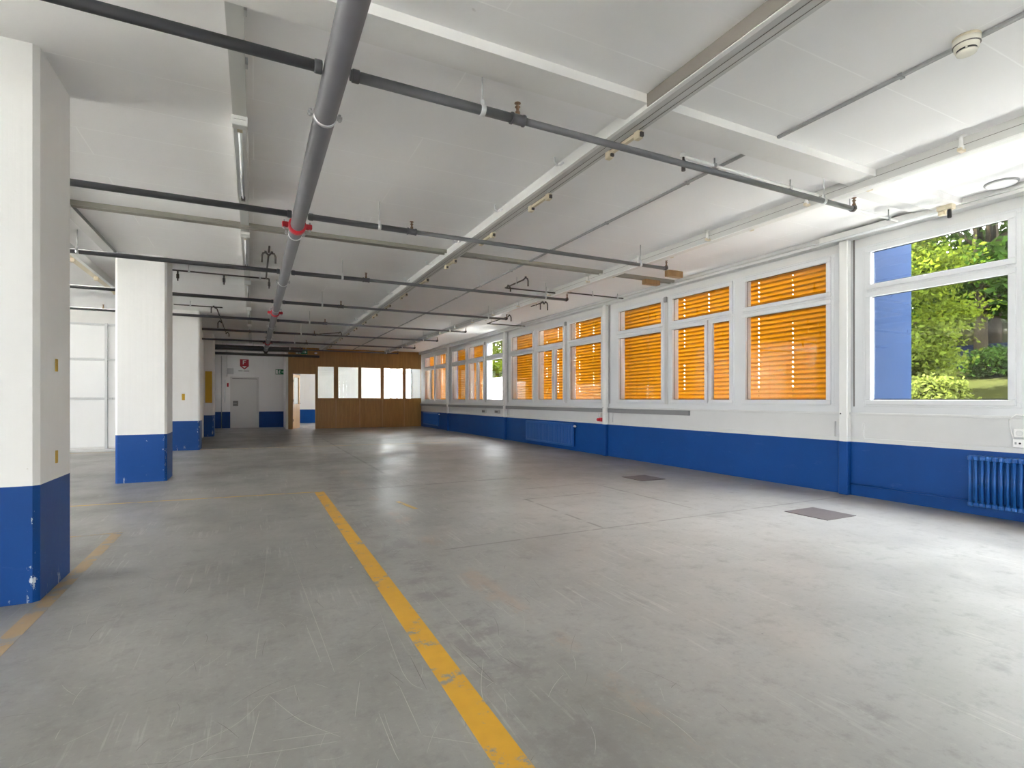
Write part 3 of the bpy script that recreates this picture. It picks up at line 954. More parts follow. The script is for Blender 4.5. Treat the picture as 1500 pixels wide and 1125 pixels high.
wl = empty('wall_batten_light', (6.58, 3.62, 3.2), 'long white batten light on the cornice above the clear window', 'light')
MB().box(6.56, 6.64, 2.95, 4.30, 3.20, 3.28, 0.006).build('housing', 'trunk', wl)
MB().tube([(6.55, 2.98, 3.19), (6.55, 4.28, 3.19)], 0.016, 12).build('tube', 'tube', wl)
MB().box(6.53, 6.58, 2.92, 2.98, 3.15, 3.23, 0.005).build('end_holder', 'cream', wl)
MB().box(6.515, 6.545, 2.86, 2.89, 3.10, 3.19, 0.004).build('starter', 'black', wl)
MB().box(6.50, 6.58, 2.84, 2.98, 3.19, 3.27, 0.005).build('junction_box', 'cream', wl)

# ------------------------------------------------------------------ sprinkler system
ZP = 3.03
mn = empty('sprinkler_main', (0.415, 10, ZP), 'thick dark grey sprinkler main pipe with red couplings along the ceiling', 'pipe')
MB().tube([(0.415, YR, ZP), (0.415, 21.4, ZP)], 0.068, 28).build('pipe', 'pipe_light', mn)
for y in (-1.0, 5.95, 12.12, 18.6):
    c_ = MB().lathe((0.415, y - 0.05, ZP), [(0.070, 0), (0.088, 0.006), (0.09, 0.03), (0.09, 0.07), (0.088, 0.094), (0.070, 0.10)], 24, 'y').build('coupling', 'red', mn)
    for s in (-1, 1):
        e_ = MB().box(0.415 + s * 0.115 - 0.032, 0.415 + s * 0.115 + 0.032, y - 0.03, y + 0.03, ZP - 0.026, ZP + 0.026, 0.008).build('lug', 'red', c_)
        MB().lathe((0.415 + s * 0.125, y, ZP - 0.05), [(0.012, 0), (0.012, 0.02), (0.008, 0.021), (0.008, 0.1)], 8).build('bolt', 'galv', c_)
for y in (0.9, 3.56, 6.25, 8.89, 11.65, 14.4, 17.1, 20.0):
    c_ = MB().lathe((0.415, y - 0.015, ZP), [(0.069, 0), (0.073, 0.001), (0.073, 0.029), (0.069, 0.03)], 24, 'y').build('clamp', 'zinc', mn)
    for s in (-1, 1):
        MB().box(0.415 + s * 0.085 - 0.02, 0.415 + s * 0.085 + 0.02, y - 0.015, y + 0.015, ZP - 0.008, ZP + 0.008).lathe((0.415 + s * 0.09, y, ZP - 0.02), [(0.010, 0), (0.010, 0.045)], 8).build('clamp_ear', 'galv', c_)
    MB().tube([(0.415, y, ZP + 0.07), (0.415, y, ZC)], 0.006, 8).build('hanger_rod', 'galv', mn)
MB().lathe((0.415, 21.4, ZP - 0.14), [(0.05, 0), (0.055, 0.04), (0.08, 0.06), (0.08, 0.2)], 16).build('end_drop', 'iron', mn)

BR = [3.05, 5.60, 8.18, 10.74, 13.30, 15.74, 18.30, 20.75]
br_lab = ['dark grey sprinkler branch pipe beside the shallow white beam', 'dark grey sprinkler branch pipe before the beige rail, ending by a timber block']
for i, y in enumerate(BR):
    lab = br_lab[i] if i < 2 else 'dark grey sprinkler branch pipe, %s one crossing the ceiling from the shallow beam' % ORD[i]
    P = empty('sprinkler_branch', (2.0, y, ZP), lab, 'pipe')
    xs_ = -6.5 if i != 4 else -6.5
    XE = 5.17
    xh = 1.20 if i != 0 else 1.30     # hanger
    xt = 1.55                          # tee with sprinkler
    MB().tube([(xs_, y, ZP), (0.34, y, ZP)], 0.030, 16).build('left_pipe', 'pipe', P)
    MB().tube([(0.49, y, ZP), (xt, y, ZP)], 0.030, 16).build('middle_pipe', 'pipe_light' if i == 0 else 'pipe', P)
    MB().tube([(xt, y, ZP), (XE, y, ZP)], 0.0235, 16).build('right_pipe', 'pipe_light', P)
    for x in (0.30, 0.50):
        MB().lathe((x, y, ZP), [(0.034, 0), (0.036, 0.005), (0.036, 0.035), (0.034, 0.04)], 14, 'x').build('socket', 'pipe', P)
    t_ = MB().lathe((xt - 0.05, y, ZP), [(0.037, 0), (0.038, 0.012), (0.033, 0.014), (0.033, 0.086), (0.038, 0.088), (0.037, 0.1)], 14, 'x').build('tee', 'pipe', P)
    for x, par in ((xt, t_), (XE + 0.01, P), (-2.75, P)):
        s_ = MB().lathe((x, y, ZP + 0.02), [(0.016, 0), (0.016, 0.03), (0.010, 0.032), (0.010, 0.055), (0.018, 0.06), (0.018, 0.064), (0.008, 0.066), (0.008, 0.082), (0.021, 0.084), (0.021, 0.088)], 12).build('sprinkler_head', 'brass', par)
    MB().tube([(XE - 0.03, y, ZP), (XE, y, ZP), (XE + 0.012, y, ZP + 0.008), (XE + 0.016, y, ZP + 0.03)], [0.029, 0.029, 0.026, 0.02], 12).build('elbow', 'iron', P)
    for x, r in ((xh, 0.030), (4.72, 0.0235), (-1.95, 0.030), (-4.6, 0.030)):
        c_ = MB().lathe((x - 0.016, y, ZP), [(r + 0.001, 0), (r + 0.005, 0.001), (r + 0.005, 0.031), (r + 0.001, 0.032)], 14, 'x').box(x - 0.012, x + 0.012, y - 0.008, y + 0.008, ZP + r, ZP + r + 0.035).build('hanger_clamp', 'zinc', P)
        MB().tube([(x, y, ZP + r + 0.03), (x, y, ZC)], 0.005, 8).build('hanger_rod', 'galv', P)

vv = empty('drain_valve', (-1.98, BR[3], ZP), 'dark iron valve hanging on a branch pipe near the second column', 'valve')
MB().lathe((-2.02, BR[3], ZP), [(0.034, 0), (0.055, 0.02), (0.055, 0.09), (0.034, 0.11)], 14, 'x').build('body', 'iron', vv)
MB().tube([(-1.965, BR[3], ZP - 0.03), (-1.955, BR[3] - 0.02, ZP - 0.12), (-1.93, BR[3] - 0.04, ZP - 0.18)], [0.022, 0.026, 0.012], 10).build('lever', 'iron', vv)

# compressed air lines with taps, hung close under the ceiling
def tap(x, y, z, par, s=1, drop=0.13):
    a = MB().tube([(x, y, z), (x + 0.03 * s, y, z + 0.035), (x + 0.07 * s, y, z + 0.03), (x + 0.085 * s, y, z - 0.01), (x + 0.085 * s, y, z - drop)], 0.013, 8).build('outlet_bend', 'iron', par)
    MB().box(x + 0.04 * s - 0.015, x + 0.04 * s + 0.015, y - 0.008, y + 0.008, z + 0.035, z + 0.06).build('tap_handle', 'iron', a)

def air_line(name, pts, label, clips=(), taps=(), mat='iron', r=0.0125, spurs=()):
    A = empty(name, pts[0], label, 'pipe')
    MB().tube(pts, r, 8).build('pipe', mat, A)
    for sp_ in spurs:
        MB().tube(sp_, r, 8).build('spur_pipe', mat, A)
    for (x, y, z) in clips:
        MB().tube([(x, y, z - 0.02), (x, y, ZC)], 0.006, 6).box(x - 0.015, x + 0.015, y - 0.015, y + 0.015, z - 0.02, z + 0.012).build('clip', 'galv', A)
    for tp in taps:
        tap(*tp[:3], A, *tp[3:])
    return A

A1 = air_line('air_line', [(3.24, 3.30, 3.24), (5.02, 3.30, 3.22)], 'thin white painted air pipe beside the beam ending in a dark tap',
              [(3.6, 3.30, 3.24), (4.6, 3.30, 3.225)], (), 'trunk')
MB().lathe((3.24, 3.30, 3.12), [(0.017, 0), (0.017, 0.09), (0.010, 0.092), (0.010, 0.12)], 10).build('tap', 'iron', A1)
MB().lathe((3.235, 3.30, 3.235), [(0.02, 0), (0.024, 0.01), (0.02, 0.035)], 10).build('elbow', 'trunk', A1)
air_line('air_line', [(5.20, 3.34, 3.20), (6.48, 3.34, 3.20)], 'thin white painted air pipe between trunking and clear window', [(5.6, 3.34, 3.20), (6.3, 3.34, 3.20)], (), 'trunk')
air_line('air_line', [(4.05, 8.46, 3.20), (5.09, 8.46, 3.20)], 'dark air pipe with spur and curved outlets near the third sprinkler branch', [(4.9, 8.46, 3.2), (4.05, 8.0, 3.2)],
         ((4.07, 8.46, 3.20, 1, 0.06), (4.05, 7.75, 3.20, 1, 0.1)), spurs=([(4.05, 8.46, 3.20), (4.05, 7.75, 3.20)],))
air_line('air_line', [(5.26, 8.40, 3.22), (6.66, 8.40, 3.22)], 'dark air pipe running from the trunking to the window cornice', [(5.9, 8.40, 3.22), (6.5, 8.4, 3.22)])
air_line('air_line', [(5.48, 12.54, 3.18), (6.60, 12.54, 3.18)], 'dark air pipe with spur reaching the cornice near the fifth sprinkler branch', [(5.6, 12.54, 3.18), (6.5, 12.54, 3.18), (5.48, 12.0, 3.18)],
         ((5.48, 11.3, 3.18, 1, 0.1),), spurs=([(5.48, 12.54, 3.18), (5.48, 11.3, 3.18)],))
A5 = air_line('air_line', [(5.36, 9.35, 3.20), (5.36, 9.9, 3.20)], 'small forked dark air outlet beside the trunking', [(5.36, 9.7, 3.2)], ((5.36, 9.35, 3.16, 1, 0.12), (5.36, 9.35, 3.16, -1, 0.12)))
A6 = air_line('air_line', [(-1.12, 9.57, 3.20), (0.24, 9.57, 3.20)], 'dark air pipe with drop taps between second column and sprinkler main', [(-0.9, 9.57, 3.2), (0.1, 9.57, 3.2), (0.19, 7.9, 3.215), (0.19, 8.9, 3.215)], ((0.19, 7.9, 3.17, 1, 0.1), (0.19, 7.9, 3.17, -1, 0.1)), spurs=([(0.19, 9.57, 3.2), (0.19, 7.6, 3.215)],))
for x in (-1.05, -0.42, 0.235):
    MB().lathe((x, 9.57, 3.20), [(0.012, 0), (0.012, -0.05), (0.02, -0.055), (0.02, -0.12), (0.01, -0.125), (0.01, -0.16)], 8).build('drop_tap', 'iron', A6)
air_line('air_line', [(-1.5, 13.02, 3.2), (-0.60, 13.02, 3.2)], 'dark air pipe with long spur running along the ceiling past the third column', [(-1.2, 13.02, 3.2), (-0.725, 14.5, 3.2), (-0.735, 16.5, 3.2)],
         ((-0.73, 13.02, 3.17, -1, 0.1), (-0.73, 15.4, 3.17, -1, 0.14), (-0.74, 17.9, 3.17, 1, 0.08)), spurs=([(-0.72, 13.02, 3.2), (-0.74, 17.9, 3.215)],))
air_line('air_line', [(1.55, 17.2, 3.2), (2.3, 16.4, 3.2)], 'dark air pipe with bent outlet below the far ceiling', [(1.8, 16.93, 3.2)], ((2.3, 16.4, 3.18, 1, 0.1),))

# dark ducts at the far end
fd = empty('far_duct', (0, 21.6, 3.0), 'dark flat ventilation duct below the ceiling before the far wall', 'duct')
MB().box(-1.5, 1.7, 21.55, 22.0, 3.02, 3.18, 0.01).build('duct_body', 'soot', fd)
for x in (-1.0, 0.0, 1.2):
    MB().tube([(x, 21.78, 3.18), (x, 21.78, ZC)], 0.008, 8).build('hanger_rod', 'galv', fd)
pd = empty('far_pipe', (0, 22.3, 2.95), 'dark horizontal pipe running in front of the far wall', 'pipe')
MB().tube([(-1.45, 22.45, 2.93), (2.4, 22.45, 2.93)], 0.05, 12).build('pipe', 'soot', pd)
for x in (-0.9, 0.2, 1.9):
    MB().tube([(x, 22.45, 2.97), (x, 22.45, ZC)], 0.007, 6).build('hanger_rod', 'galv', pd)

# ------------------------------------------------------------------ signs and fittings at the far end
fs = empty('fire_point_sign', (-0.33, YB - 0.01, 2.7), 'red shield shaped sign with white letter F above the grey door', 'sign')
MB().prism_y([(-0.50, 2.89), (-0.17, 2.89), (-0.17, 2.60), (-0.335, 2.46), (-0.50, 2.60)], YB - 0.012, YB).build('shield', 'signred', fs)
MB().box(-0.395, -0.36, YB - 0.016, YB - 0.012, 2.675, 2.85).box(-0.36, -0.27, YB - 0.016, YB - 0.012, 2.82, 2.85).box(-0.36, -0.295, YB - 0.016, YB - 0.012, 2.755, 2.782).build('letter_f', 'signwhite', fs)
MB().prism_y([(-0.42, 2.60), (-0.25, 2.60), (-0.335, 2.51)], YB - 0.016, YB - 0.012).build('arrow', 'signwhite', fs)
MB().box(-0.56, -0.40, YB - 0.004, YB, 2.39, 2.415).box(-0.37, -0.15, YB - 0.004, YB, 2.385, 2.41).build('faded_caption', 'ink', fs)

def exit_sign(name, x0, x1, y, z0, z1, label):
    e = empty(name, ((x0 + x1) / 2, y, z0), label, 'sign')
    MB().box(x0, x1, y - 0.02, y, z0, z1, 0.003).build('plate', 'green', e)
    w_, h_ = x1 - x0, z1 - z0
    yy0, yy1 = y - 0.023, y - 0.02
    MB().box(x0 + 0.03 * w_, x0 + 0.22 * w_, yy0, yy1, z0 + 0.1 * h_, z0 + 0.9 * h_).build('door_symbol', 'signwhite', e)
    xm = x0 + 0.38 * w_
    b_ = MB().lathe((xm + 0.02, yy1, z0 + 0.80 * h_), [(0.09 * h_, 0), (0.09 * h_, -0.003)], 10, 'y')
    for (p, q, t_) in (((0, .70), (-.02, .42), .07), ((-.02, .42), (.06, .25), .05), ((.06, .25), (.04, .08), .05), ((-.02, .42), (-.10, .22), .05), ((-.10, .22), (-.2, .18), .045),
                       ((0, .68), (.10, .5), .04), ((0, .68), (-.12, .6), .04)):
        a1 = Vector((xm + p[0] * h_ * 1.6, 0, z0 + p[1] * h_)); a2 = Vector((xm + q[0] * h_ * 1.6, 0, z0 + q[1] * h_))
        d_ = (a2 - a1); L_ = d_.length; d_.normalize()
        b_.obox((a1 + a2) / 2 + Vector((0, yy1 - 0.0015, 0)), d_, (0, 1, 0), d_.cross(Vector((0, 1, 0))), L_ / 2, 0.0015, t_ * h_)
    b_.build('running_figure', 'signwhite', e)
    MB().box(x0 + 0.60 * w_, x0 + 0.80 * w_, yy0, yy1, z0 + 0.44 * h_, z0 + 0.56 * h_).prism_y([(x0 + 0.78 * w_, z0 + 0.22 * h_), (x0 + 0.78 * w_, z0 + 0.78 * h_), (x0 + 0.93 * w_, z0 + 0.5 * h_)], yy0, yy1).build('arrow', 'signwhite', e)
    return e

exit_sign('exit_sign', 0.86, 1.27, YB, 2.28, 2.50, 'green exit sign on the white far wall beside the partition')
e2 = exit_sign('exit_sign', 1.48, 1.92, 22.1, 2.98, 3.14, 'dark green exit sign hanging from the ceiling before the partition')
for x in (1.55, 1.85):
    MB().tube([(x, 22.09, 3.14), (x, 22.09, ZC)], 0.005, 6).build('hanger', 'galv', e2)
for (x, y, z, lab) in ((2.30, 22.76, 3.09, 'small white emergency lamp above the plywood partition doorway'), (1.45, 22.76, 2.93, 'small pale sensor left above the plywood doorway')):
    q = empty('emergency_lamp', (x, y, z), lab, 'lamp')
    MB().box(x - 0.05, x + 0.05, y - 0.02, YPT, z - 0.03, z + 0.03, 0.008).build('housing', 'socket', q)
    MB().lathe((x, y - 0.02, z), [(0.022, 0), (0.018, -0.02), (0.004, -0.028)], 12, 'y').build('lens', 'panel', q)
for (x, r, mat, lab) in ((-1.18, 0.018, 'galv', 'thin vertical pipe left of the grey door down to the floor'),):
    tag(MB().tube([(x, YB - 0.05, 0.0), (x, YB - 0.05, 3.0)], r, 10).build('wall_pipe', mat), lab, 'pipe')
tag(MB().tube([(-1.0, YB - 0.06, 2.15), (-1.0, YB - 0.06, ZC)], 0.03, 10).build('wall_pipe', 'trunk'), 'white vertical pipe dropping from the ceiling left of the grey door', 'pipe')
q = empty('wall_upright_strip', (-1.06, YB - 0.05, 1.06), 'slim white upright strip on the wall left of the grey door', 'light')  # white upright reflective strip, built as a tube on a base
MB().box(-1.085, -1.035, YB - 0.04, YB, 1.06, 2.03).build('base', 'trunk', q)
MB().tube([(-1.06, YB - 0.06, 1.10), (-1.06, YB - 0.06, 2.0)], 0.02, 10).build('tube', 'tube', q)
tag(MB().box(-0.98, -0.92, YB - 0.06, YB, 1.72, 1.88, 0.006).build('call_point', 'red'), 'small dark red call point left of the grey door', 'call point')
tag(MB().box(-0.98, -0.74, YB - 0.03, YB, 2.26, 2.5, 0.004).build('vent_cover', 'trunk_grey'), 'square grey cover plate above the left corner of the grey door', 'cover')

# ------------------------------------------------------------------ radiators
def column_radiator(y0, y1, label):
    r = empty('radiator', (XW - 0.06, (y0 + y1) / 2, 0.1), label, 'radiator')
    n = int(round((y1 - y0) / 0.05))
    for k in range(n):
        y = y0 + (k + 0.5) * 0.05
        b = MB()
        for xx in (XW - 0.15, XW - 0.06):
            b.tube([(xx, y, 0.13), (xx, y, 0.60)], 0.0135, 8)
        b.box(XW - 0.165, XW - 0.045, y - 0.0235, y + 0.0235, 0.575, 0.625, 0.012).box(XW - 0.165, XW - 0.045, y - 0.0235, y + 0.0235, 0.105, 0.155, 0.012)
        b.build('section', 'rad', r)
    for yy in (y0 + 0.1, y1 - 0.1):
        MB().box(XW - 0.12, XW, yy - 0.012, yy + 0.012, 0.30, 0.33).build('bracket', 'rad', r)
    return r

column_radiator(1.0, 2.76, 'blue column radiator with open tubes below the socket outlets')
tag(MB().tube([(XW - 0.02, 2.78, 0.145), (XW - 0.02, 4.0, 0.145)], 0.011, 8).build('heating_pipe', 'blue'), 'thin blue heating pipe along the wall to the column radiator', 'pipe')

def panel_radiator(y0, y1, label, z0=0.10, z1=0.635):
    r = empty('radiator', (XW - 0.05, (y0 + y1) / 2, z0), label, 'radiator')
    MB().box(XW - 0.085, XW - 0.03, y0, y1, z0, z1, 0.006).build('panel', 'rad', r)
    n = int((y1 - y0) / 0.075)
    me = MB().box(-0.022, 0, -0.016, 0.016, z0 + 0.05, z1 - 0.05, 0.006).mesh('rib', 'rad')
    for k in range(n):
        o = bpy.data.objects.new('rib', me)
        COL.objects.link(o)
        o.parent = r
        o.matrix_parent_inverse = r.matrix_basis.inverted()
        o.location = (XW - 0.085, y0 + (k + 0.5) * (y1 - y0) / n, 0)
    MB().box(XW - 0.095, XW - 0.085, y0, y1, z1 - 0.045, z1 - 0.015).box(XW - 0.095, XW - 0.085, y0, y1, z0 + 0.015, z0 + 0.045).build('edge_fold', 'rad', r)
    for yy in (y0 + 0.2, y1 - 0.2):
        MB().box(XW - 0.03, XW, yy - 0.02, yy + 0.02, z0 + 0.1, z1 - 0.1).build('bracket', 'rad', r)
    v = MB().lathe((XW - 0.06, y0 - 0.09, z1 - 0.06), [(0.022, 0), (0.024, 0.01), (0.024, 0.05), (0.014, 0.055)], 12, 'y').build('valve_head', 'socket', r)
    MB().tube([(XW - 0.06, y0 - 0.04, z1 - 0.06), (XW - 0.06, y0, z1 - 0.06)], 0.012, 8).build('valve_stem', 'galv', v)
    return r

panel_radiator(10.28, 12.6, 'blue ribbed panel radiator below the twin casement blind')
panel_radiator(20.15, 22.2, 'blue ribbed panel radiator in the corner by the plywood partition', 0.12, 0.66)

# ------------------------------------------------------------------ wall ducts, sockets
for (y0, y1, lab) in ((6.70, 8.98, 'short grey cable duct under the sill right of the red socket'), (9.16, 13.94, 'grey cable duct under the sill above the ribbed radiator'),
                      (14.1, 19.04, 'grey cable duct under the sill above the pair of grey sockets'), (19.2, 22.75, 'grey cable duct under the sill next to the plywood partition')):
    g = empty('cable_duct', (XW - 0.03, (y0 + y1) / 2, 0.92), lab, 'cable duct')
    MB().box(XW - 0.05, XW - 0.004, y0, y1, 0.922, 1.005, 0.003).build('base', 'duct', g)
    MB().box(XW - 0.054, XW - 0.05, y0 + 0.004, y1 - 0.004, 0.93, 0.997).build('lid', 'duct', g)

def socket_box(y, z, w, h, mat, label, face='plain'):
    q = empty('socket_outlet', (XW - 0.02, y, z), label, 'socket')
    MB().box(XW - 0.05, XW + 0.012, y - w / 2, y + w / 2, z - h / 2, z + h / 2, 0.006).build('box', mat, q)
    if face == 'round':
        MB().lathe((XW - 0.05, y, z), [(0.026, 0), (0.026, -0.004), (0.02, -0.004)], 18, 'x').build('insert', 'trim', q)
    elif face == 'jack':
        MB().lathe((XW - 0.05, y - 0.005, z), [(0.009, 0), (0.009, -0.004)], 12, 'x').build('jack', 'black', q)
        MB().box(XW - 0.053, XW - 0.05, y + 0.02, y + 0.034, z - 0.012, z + 0.012).build('switch', 'conduit', q)
    elif face == 'red':
        MB().lathe((XW - 0.05, y, z - 0.0), [(0.033, 0), (0.036, -0.02), (0.036, -0.06), (0.03, -0.07)], 16, 'x').build('plug_socket', 'red', q)
    else:
        MB().box(XW - 0.054, XW - 0.05, y - w * 0.38, y - w * 0.08, z - h * 0.3, z + h * 0.3).box(XW - 0.054, XW - 0.05, y + w * 0.08, y + w * 0.38, z - h * 0.3, z + h * 0.3).build('flaps', 'iron', q)
    return q

socket_box(2.375, 0.87, 0.09, 0.082, 'socket', 'white round faced outlet above the column radiator', 'round')
socket_box(2.375, 0.77, 0.10, 0.082, 'socket', 'white data outlet with black jack above the column radiator', 'jack')
tag(MB().tube([(XW - 0.04, 2.32, 1.045), (XW - 0.045, 2.40, 1.05), (XW - 0.045, 2.45, 1.0), (XW - 0.03, 2.455, 0.93), (XW - 0.03, 2.44, 0.86), (XW - 0.03, 2.42, 0.80)], 0.006, 8).build('cable', 'socket'),
    'thin white cable looping from the sill to the white outlets', 'cable')
socket_box(15.62, 0.81, 0.26, 0.11, 'trunk_grey', 'grey double socket below the far clear window, next to its twin')
socket_box(14.62, 0.82, 0.26, 0.11, 'trunk_grey', 'grey double socket below the far clear window, nearest the service casing')
socket_box(9.27, 0.86, 0.11, 0.09, 'trunk_grey', 'grey junction box above the red power socket', 'round')
socket_box(9.25, 0.765, 0.09, 0.085, 'red', 'red industrial power socket beside the service casing', 'red')

# ------------------------------------------------------------------ floor plates, lines, scratches
tag(MB().box(5.09, 5.56, 3.25, 3.72, 0, 0.006, 0.002).build('floor_plate', 'plate'), 'square brown steel floor plate in front of the clear window bay', 'floor plate')
tag(MB().box(5.10, 5.55, 6.02, 6.49, 0, 0.006, 0.002).build('floor_plate', 'plate'), 'square brown steel floor plate in front of the short grey cable duct', 'floor plate')

def strip(name, p, q, w, mat, label, h=0.0012):
    p, q = Vector((*p, 0)), Vector((*q, 0))
    d = (q - p).normalized()
    nrm = Vector((-d.y, d.x, 0))
    o = MB().obox((p + q) / 2 + Vector((0, 0, h / 2)), d, nrm, (0, 0, 1), (q - p).length / 2, w / 2, h / 2).build(name, mat)
    return tag(o, label, 'floor marking', None, 'structure')

strip('floor_marking', (0.765, -4.0), (0.765, 7.19), 0.115, 'yellow', 'wide worn yellow line painted along the concrete floor')
strip('floor_marking', (0.71, 7.20), (-6.5, 7.92), 0.045, 'yellow_thin', 'thin pale yellow line leaving the end of the wide line', 0.001)
strip('floor_marking', (5.2, 13.85), (-6.5, 15.0), 0.055, 'yellow_thin', 'thin pale yellow line crossing the floor by the third column', 0.001)
strip('floor_marking', (-1.06, 5.77), (-2.2, 5.84), 0.05, 'orange_old', 'faded orange floor line behind the first column', 0.001)
strip('floor_marking', (-1.09, 5.78), (-1.10, 3.2), 0.085, 'orange_old', 'faded orange floor line along the side of the first column', 0.001)
strip('floor_marking', (1.52, 6.1), (1.60, 5.6), 0.05, 'yellow_thin', 'short faded yellow dash on the floor beside the wide line', 0.001)


def scratches(name, mat, segs, label):
    bm = bmesh.new()
    for pts, w in segs:
        prev = None
        n = len(pts)
        for i, p in enumerate(pts):
            a = Vector((*pts[max(i - 1, 0)], 0)); c = Vector((*pts[min(i + 1, n - 1)], 0))
            d = (c - a).normalized(); nr = Vector((-d.y, d.x, 0))
            ww = w * (0.35 + 0.65 * math.sin(math.pi * (i + 0.3) / (n - 0.4)))
            P_ = Vector((*p, 0.0004))
            cur = (bm.verts.new(P_ + nr * ww / 2), bm.verts.new(P_ - nr * ww / 2))
            if prev:
                bm.faces.new((prev[0], prev[1], cur[1], cur[0]))
            prev = cur
    bmesh.ops.recalc_face_normals(bm, faces=bm.faces)
    me = bpy.data.meshes.new(name); bm.to_mesh(me); bm.free()
    me.materials.append(M[mat])
    o = bpy.data.objects.new(name, me); COL.objects.link(o)
    return tag(o, label, 'scratches', None, 'stuff')


def pix(x, y):
    u, v = (x - 750) / 766, (y - 585) / 766
    t = 1.2 / v
    s_, c_ = math.sin(YAW), math.cos(YAW)
    return ((s_ + u * c_) * t, (c_ - u * s_) * t)


def smooth(P):
    if len(P) < 3:
        (a, b), (c, d) = P
        return [(a + (c - a) * k / 6, b + (d - b) * k / 6) for k in range(7)]
    out = []
    n = len(P)
    for i in range(n - 1):
        p0, p1, p2, p3 = P[max(i - 1, 0)], P[i], P[i + 1], P[min(i + 2, n - 1)]
        for k in range(6):
            u = k / 6
            out.append(tuple(0.5 * (2 * p1[j] + (p2[j] - p0[j]) * u + (2 * p0[j] - 5 * p1[j] + 4 * p2[j] - p3[j]) * u * u + (3 * p1[j] - p0[j] - 3 * p2[j] + p3[j]) * u ** 3) for j in (0, 1)))
    return out + [P[-1]]

hand = [[(391, 800), (388, 840), (376, 895)], [(380, 920), (374, 965)], [(422, 800), (440, 850), (470, 930), (490, 985)], [(448, 915), (470, 970)],
        [(395, 1016), (340, 1065), (255, 1100)], [(395, 1020), (440, 1055), (500, 1080)], [(380, 1042), (362, 1110)], [(556, 895), (590, 985), (620, 1010)],
        [(555, 1045), (575, 1095), (585, 1115)], [(585, 1005), (617, 1075)], [(630, 865), (680, 920), (718, 965)], [(708, 965), (705, 1010), (716, 1050)],
        [(660, 945), (700, 985), (728, 1003)], [(500, 1085), (410, 1100), (290, 1115)], [(500, 1072), (400, 1085)], [(527, 998), (520, 1050)], [(620, 1078), (700, 1090)]]
segs, dsegs = [], []
for h_ in hand:
    segs.append((smooth([pix(*p) for p in h_]), 0.0024))
for k in range(260):
    x0 = R.uniform(-0.9, 1.7); y0 = R.uniform(1.3, 4.6)
    a = R.gauss(1.35, 0.45) if R.random() < 0.7 else R.uniform(0, 3.14)
    L = R.uniform(0.03, 0.22)
    c = R.uniform(-0.25, 0.25)
    pts = []
    for i in range(5):
        tt = i / 4
        pts.append((x0 + L * tt * math.cos(a + c * tt), y0 + L * tt * math.sin(a + c * tt)))
    (segs if R.random() < 0.72 else dsegs).append((pts, R.uniform(0.0010, 0.0020)))
for h_ in [[(665, 945), (700, 975), (725, 1002)], [(732, 960), (765, 980)], [(600, 960), (625, 1010)], [(570, 985), (590, 1000)]]:
    dsegs.append((smooth([pix(*p) for p in h_]), 0.0024))
scratches('floor_scratches', 'scratch', segs, 'pale hairline scratches scattered over the grey concrete floor')
scratches('floor_gouges', 'scratch_dark', dsegs, 'dark hairline gouges scattered over the grey concrete floor')

# ------------------------------------------------------------------ unseen daylight windows added behind the viewpoint and in the left wall
wi = len(UNITS) + 1
for (y0, y1) in LWIN:
    w_ = empty('window_%d' % wi, (XL, (y0 + y1) / 2, 0.9), 'white framed daylight window added in the side wall left of the columns', 'window', None, 'structure')
    b = MB().ring(y0, y1, 0.9, 3.1, 0.07, XL - 0.14, XL - 0.06)
    for k in (1, 2):
        yy = y0 + (y1 - y0) * k / 3
        b.box(XL - 0.14, XL - 0.06, yy - 0.03, yy + 0.03, 0.97, 3.03)
    b.build('frame', 'pvc', w_)
    MB().box(XL - 0.102, XL - 0.098, y0 + 0.07, y1 - 0.07, 0.97, 3.03).build('pane', 'glass', w_)
    wi += 1
for (x0, x1) in RWIN:
    w_ = empty('window_%d' % wi, ((x0 + x1) / 2, YR, 0.8), 'white framed daylight window added in the rear wall opposite the partition', 'window', None, 'structure')
    b = MB().ring_xz(x0, x1, 0.8, 3.15, 0.07, YR - 0.14, YR - 0.06)
    for k in (1, 2):
        xx = x0 + (x1 - x0) * k / 3
        b.box(xx - 0.03, xx + 0.03, YR - 0.14, YR - 0.06, 0.87, 3.08)
    b.build('frame', 'pvc', w_)
    MB().box(x0 + 0.07, x1 - 0.07, YR - 0.102, YR - 0.098, 0.87, 3.08).build('pane', 'glass', w_)
    wi += 1


def portal(loc, rot, sx, sy):
    d = bpy.data.lights.new('sky_portal', 'AREA')
    d.shape = 'RECTANGLE'
    d.size, d.size_y = sx, sy
    d.cycles.is_portal = True
    o = bpy.data.objects.new('sky_portal', d)
    COL.objects.link(o)
    o.location = loc
    o.rotation_euler = rot
for (y0, y1) in LWIN:
    portal((XL - 0.2, (y0 + y1) / 2, 2.0), (0, -math.pi / 2, 0), 2.2, y1 - y0)
for (x0, x1) in RWIN:
    portal(((x0 + x1) / 2, YR - 0.2, 1.98), (math.pi / 2, 0, 0), x1 - x0, 2.35)
for (y0, y1) in ((-11.2, -6.5), (-6.2, -1.3), (-1.0, 3.9), (14.2, 15.6), (24.4, 27.5)):
    portal((7.06, (y0 + y1) / 2, 2.1), (0, math.pi / 2, 0), 1.98, y1 - y0)

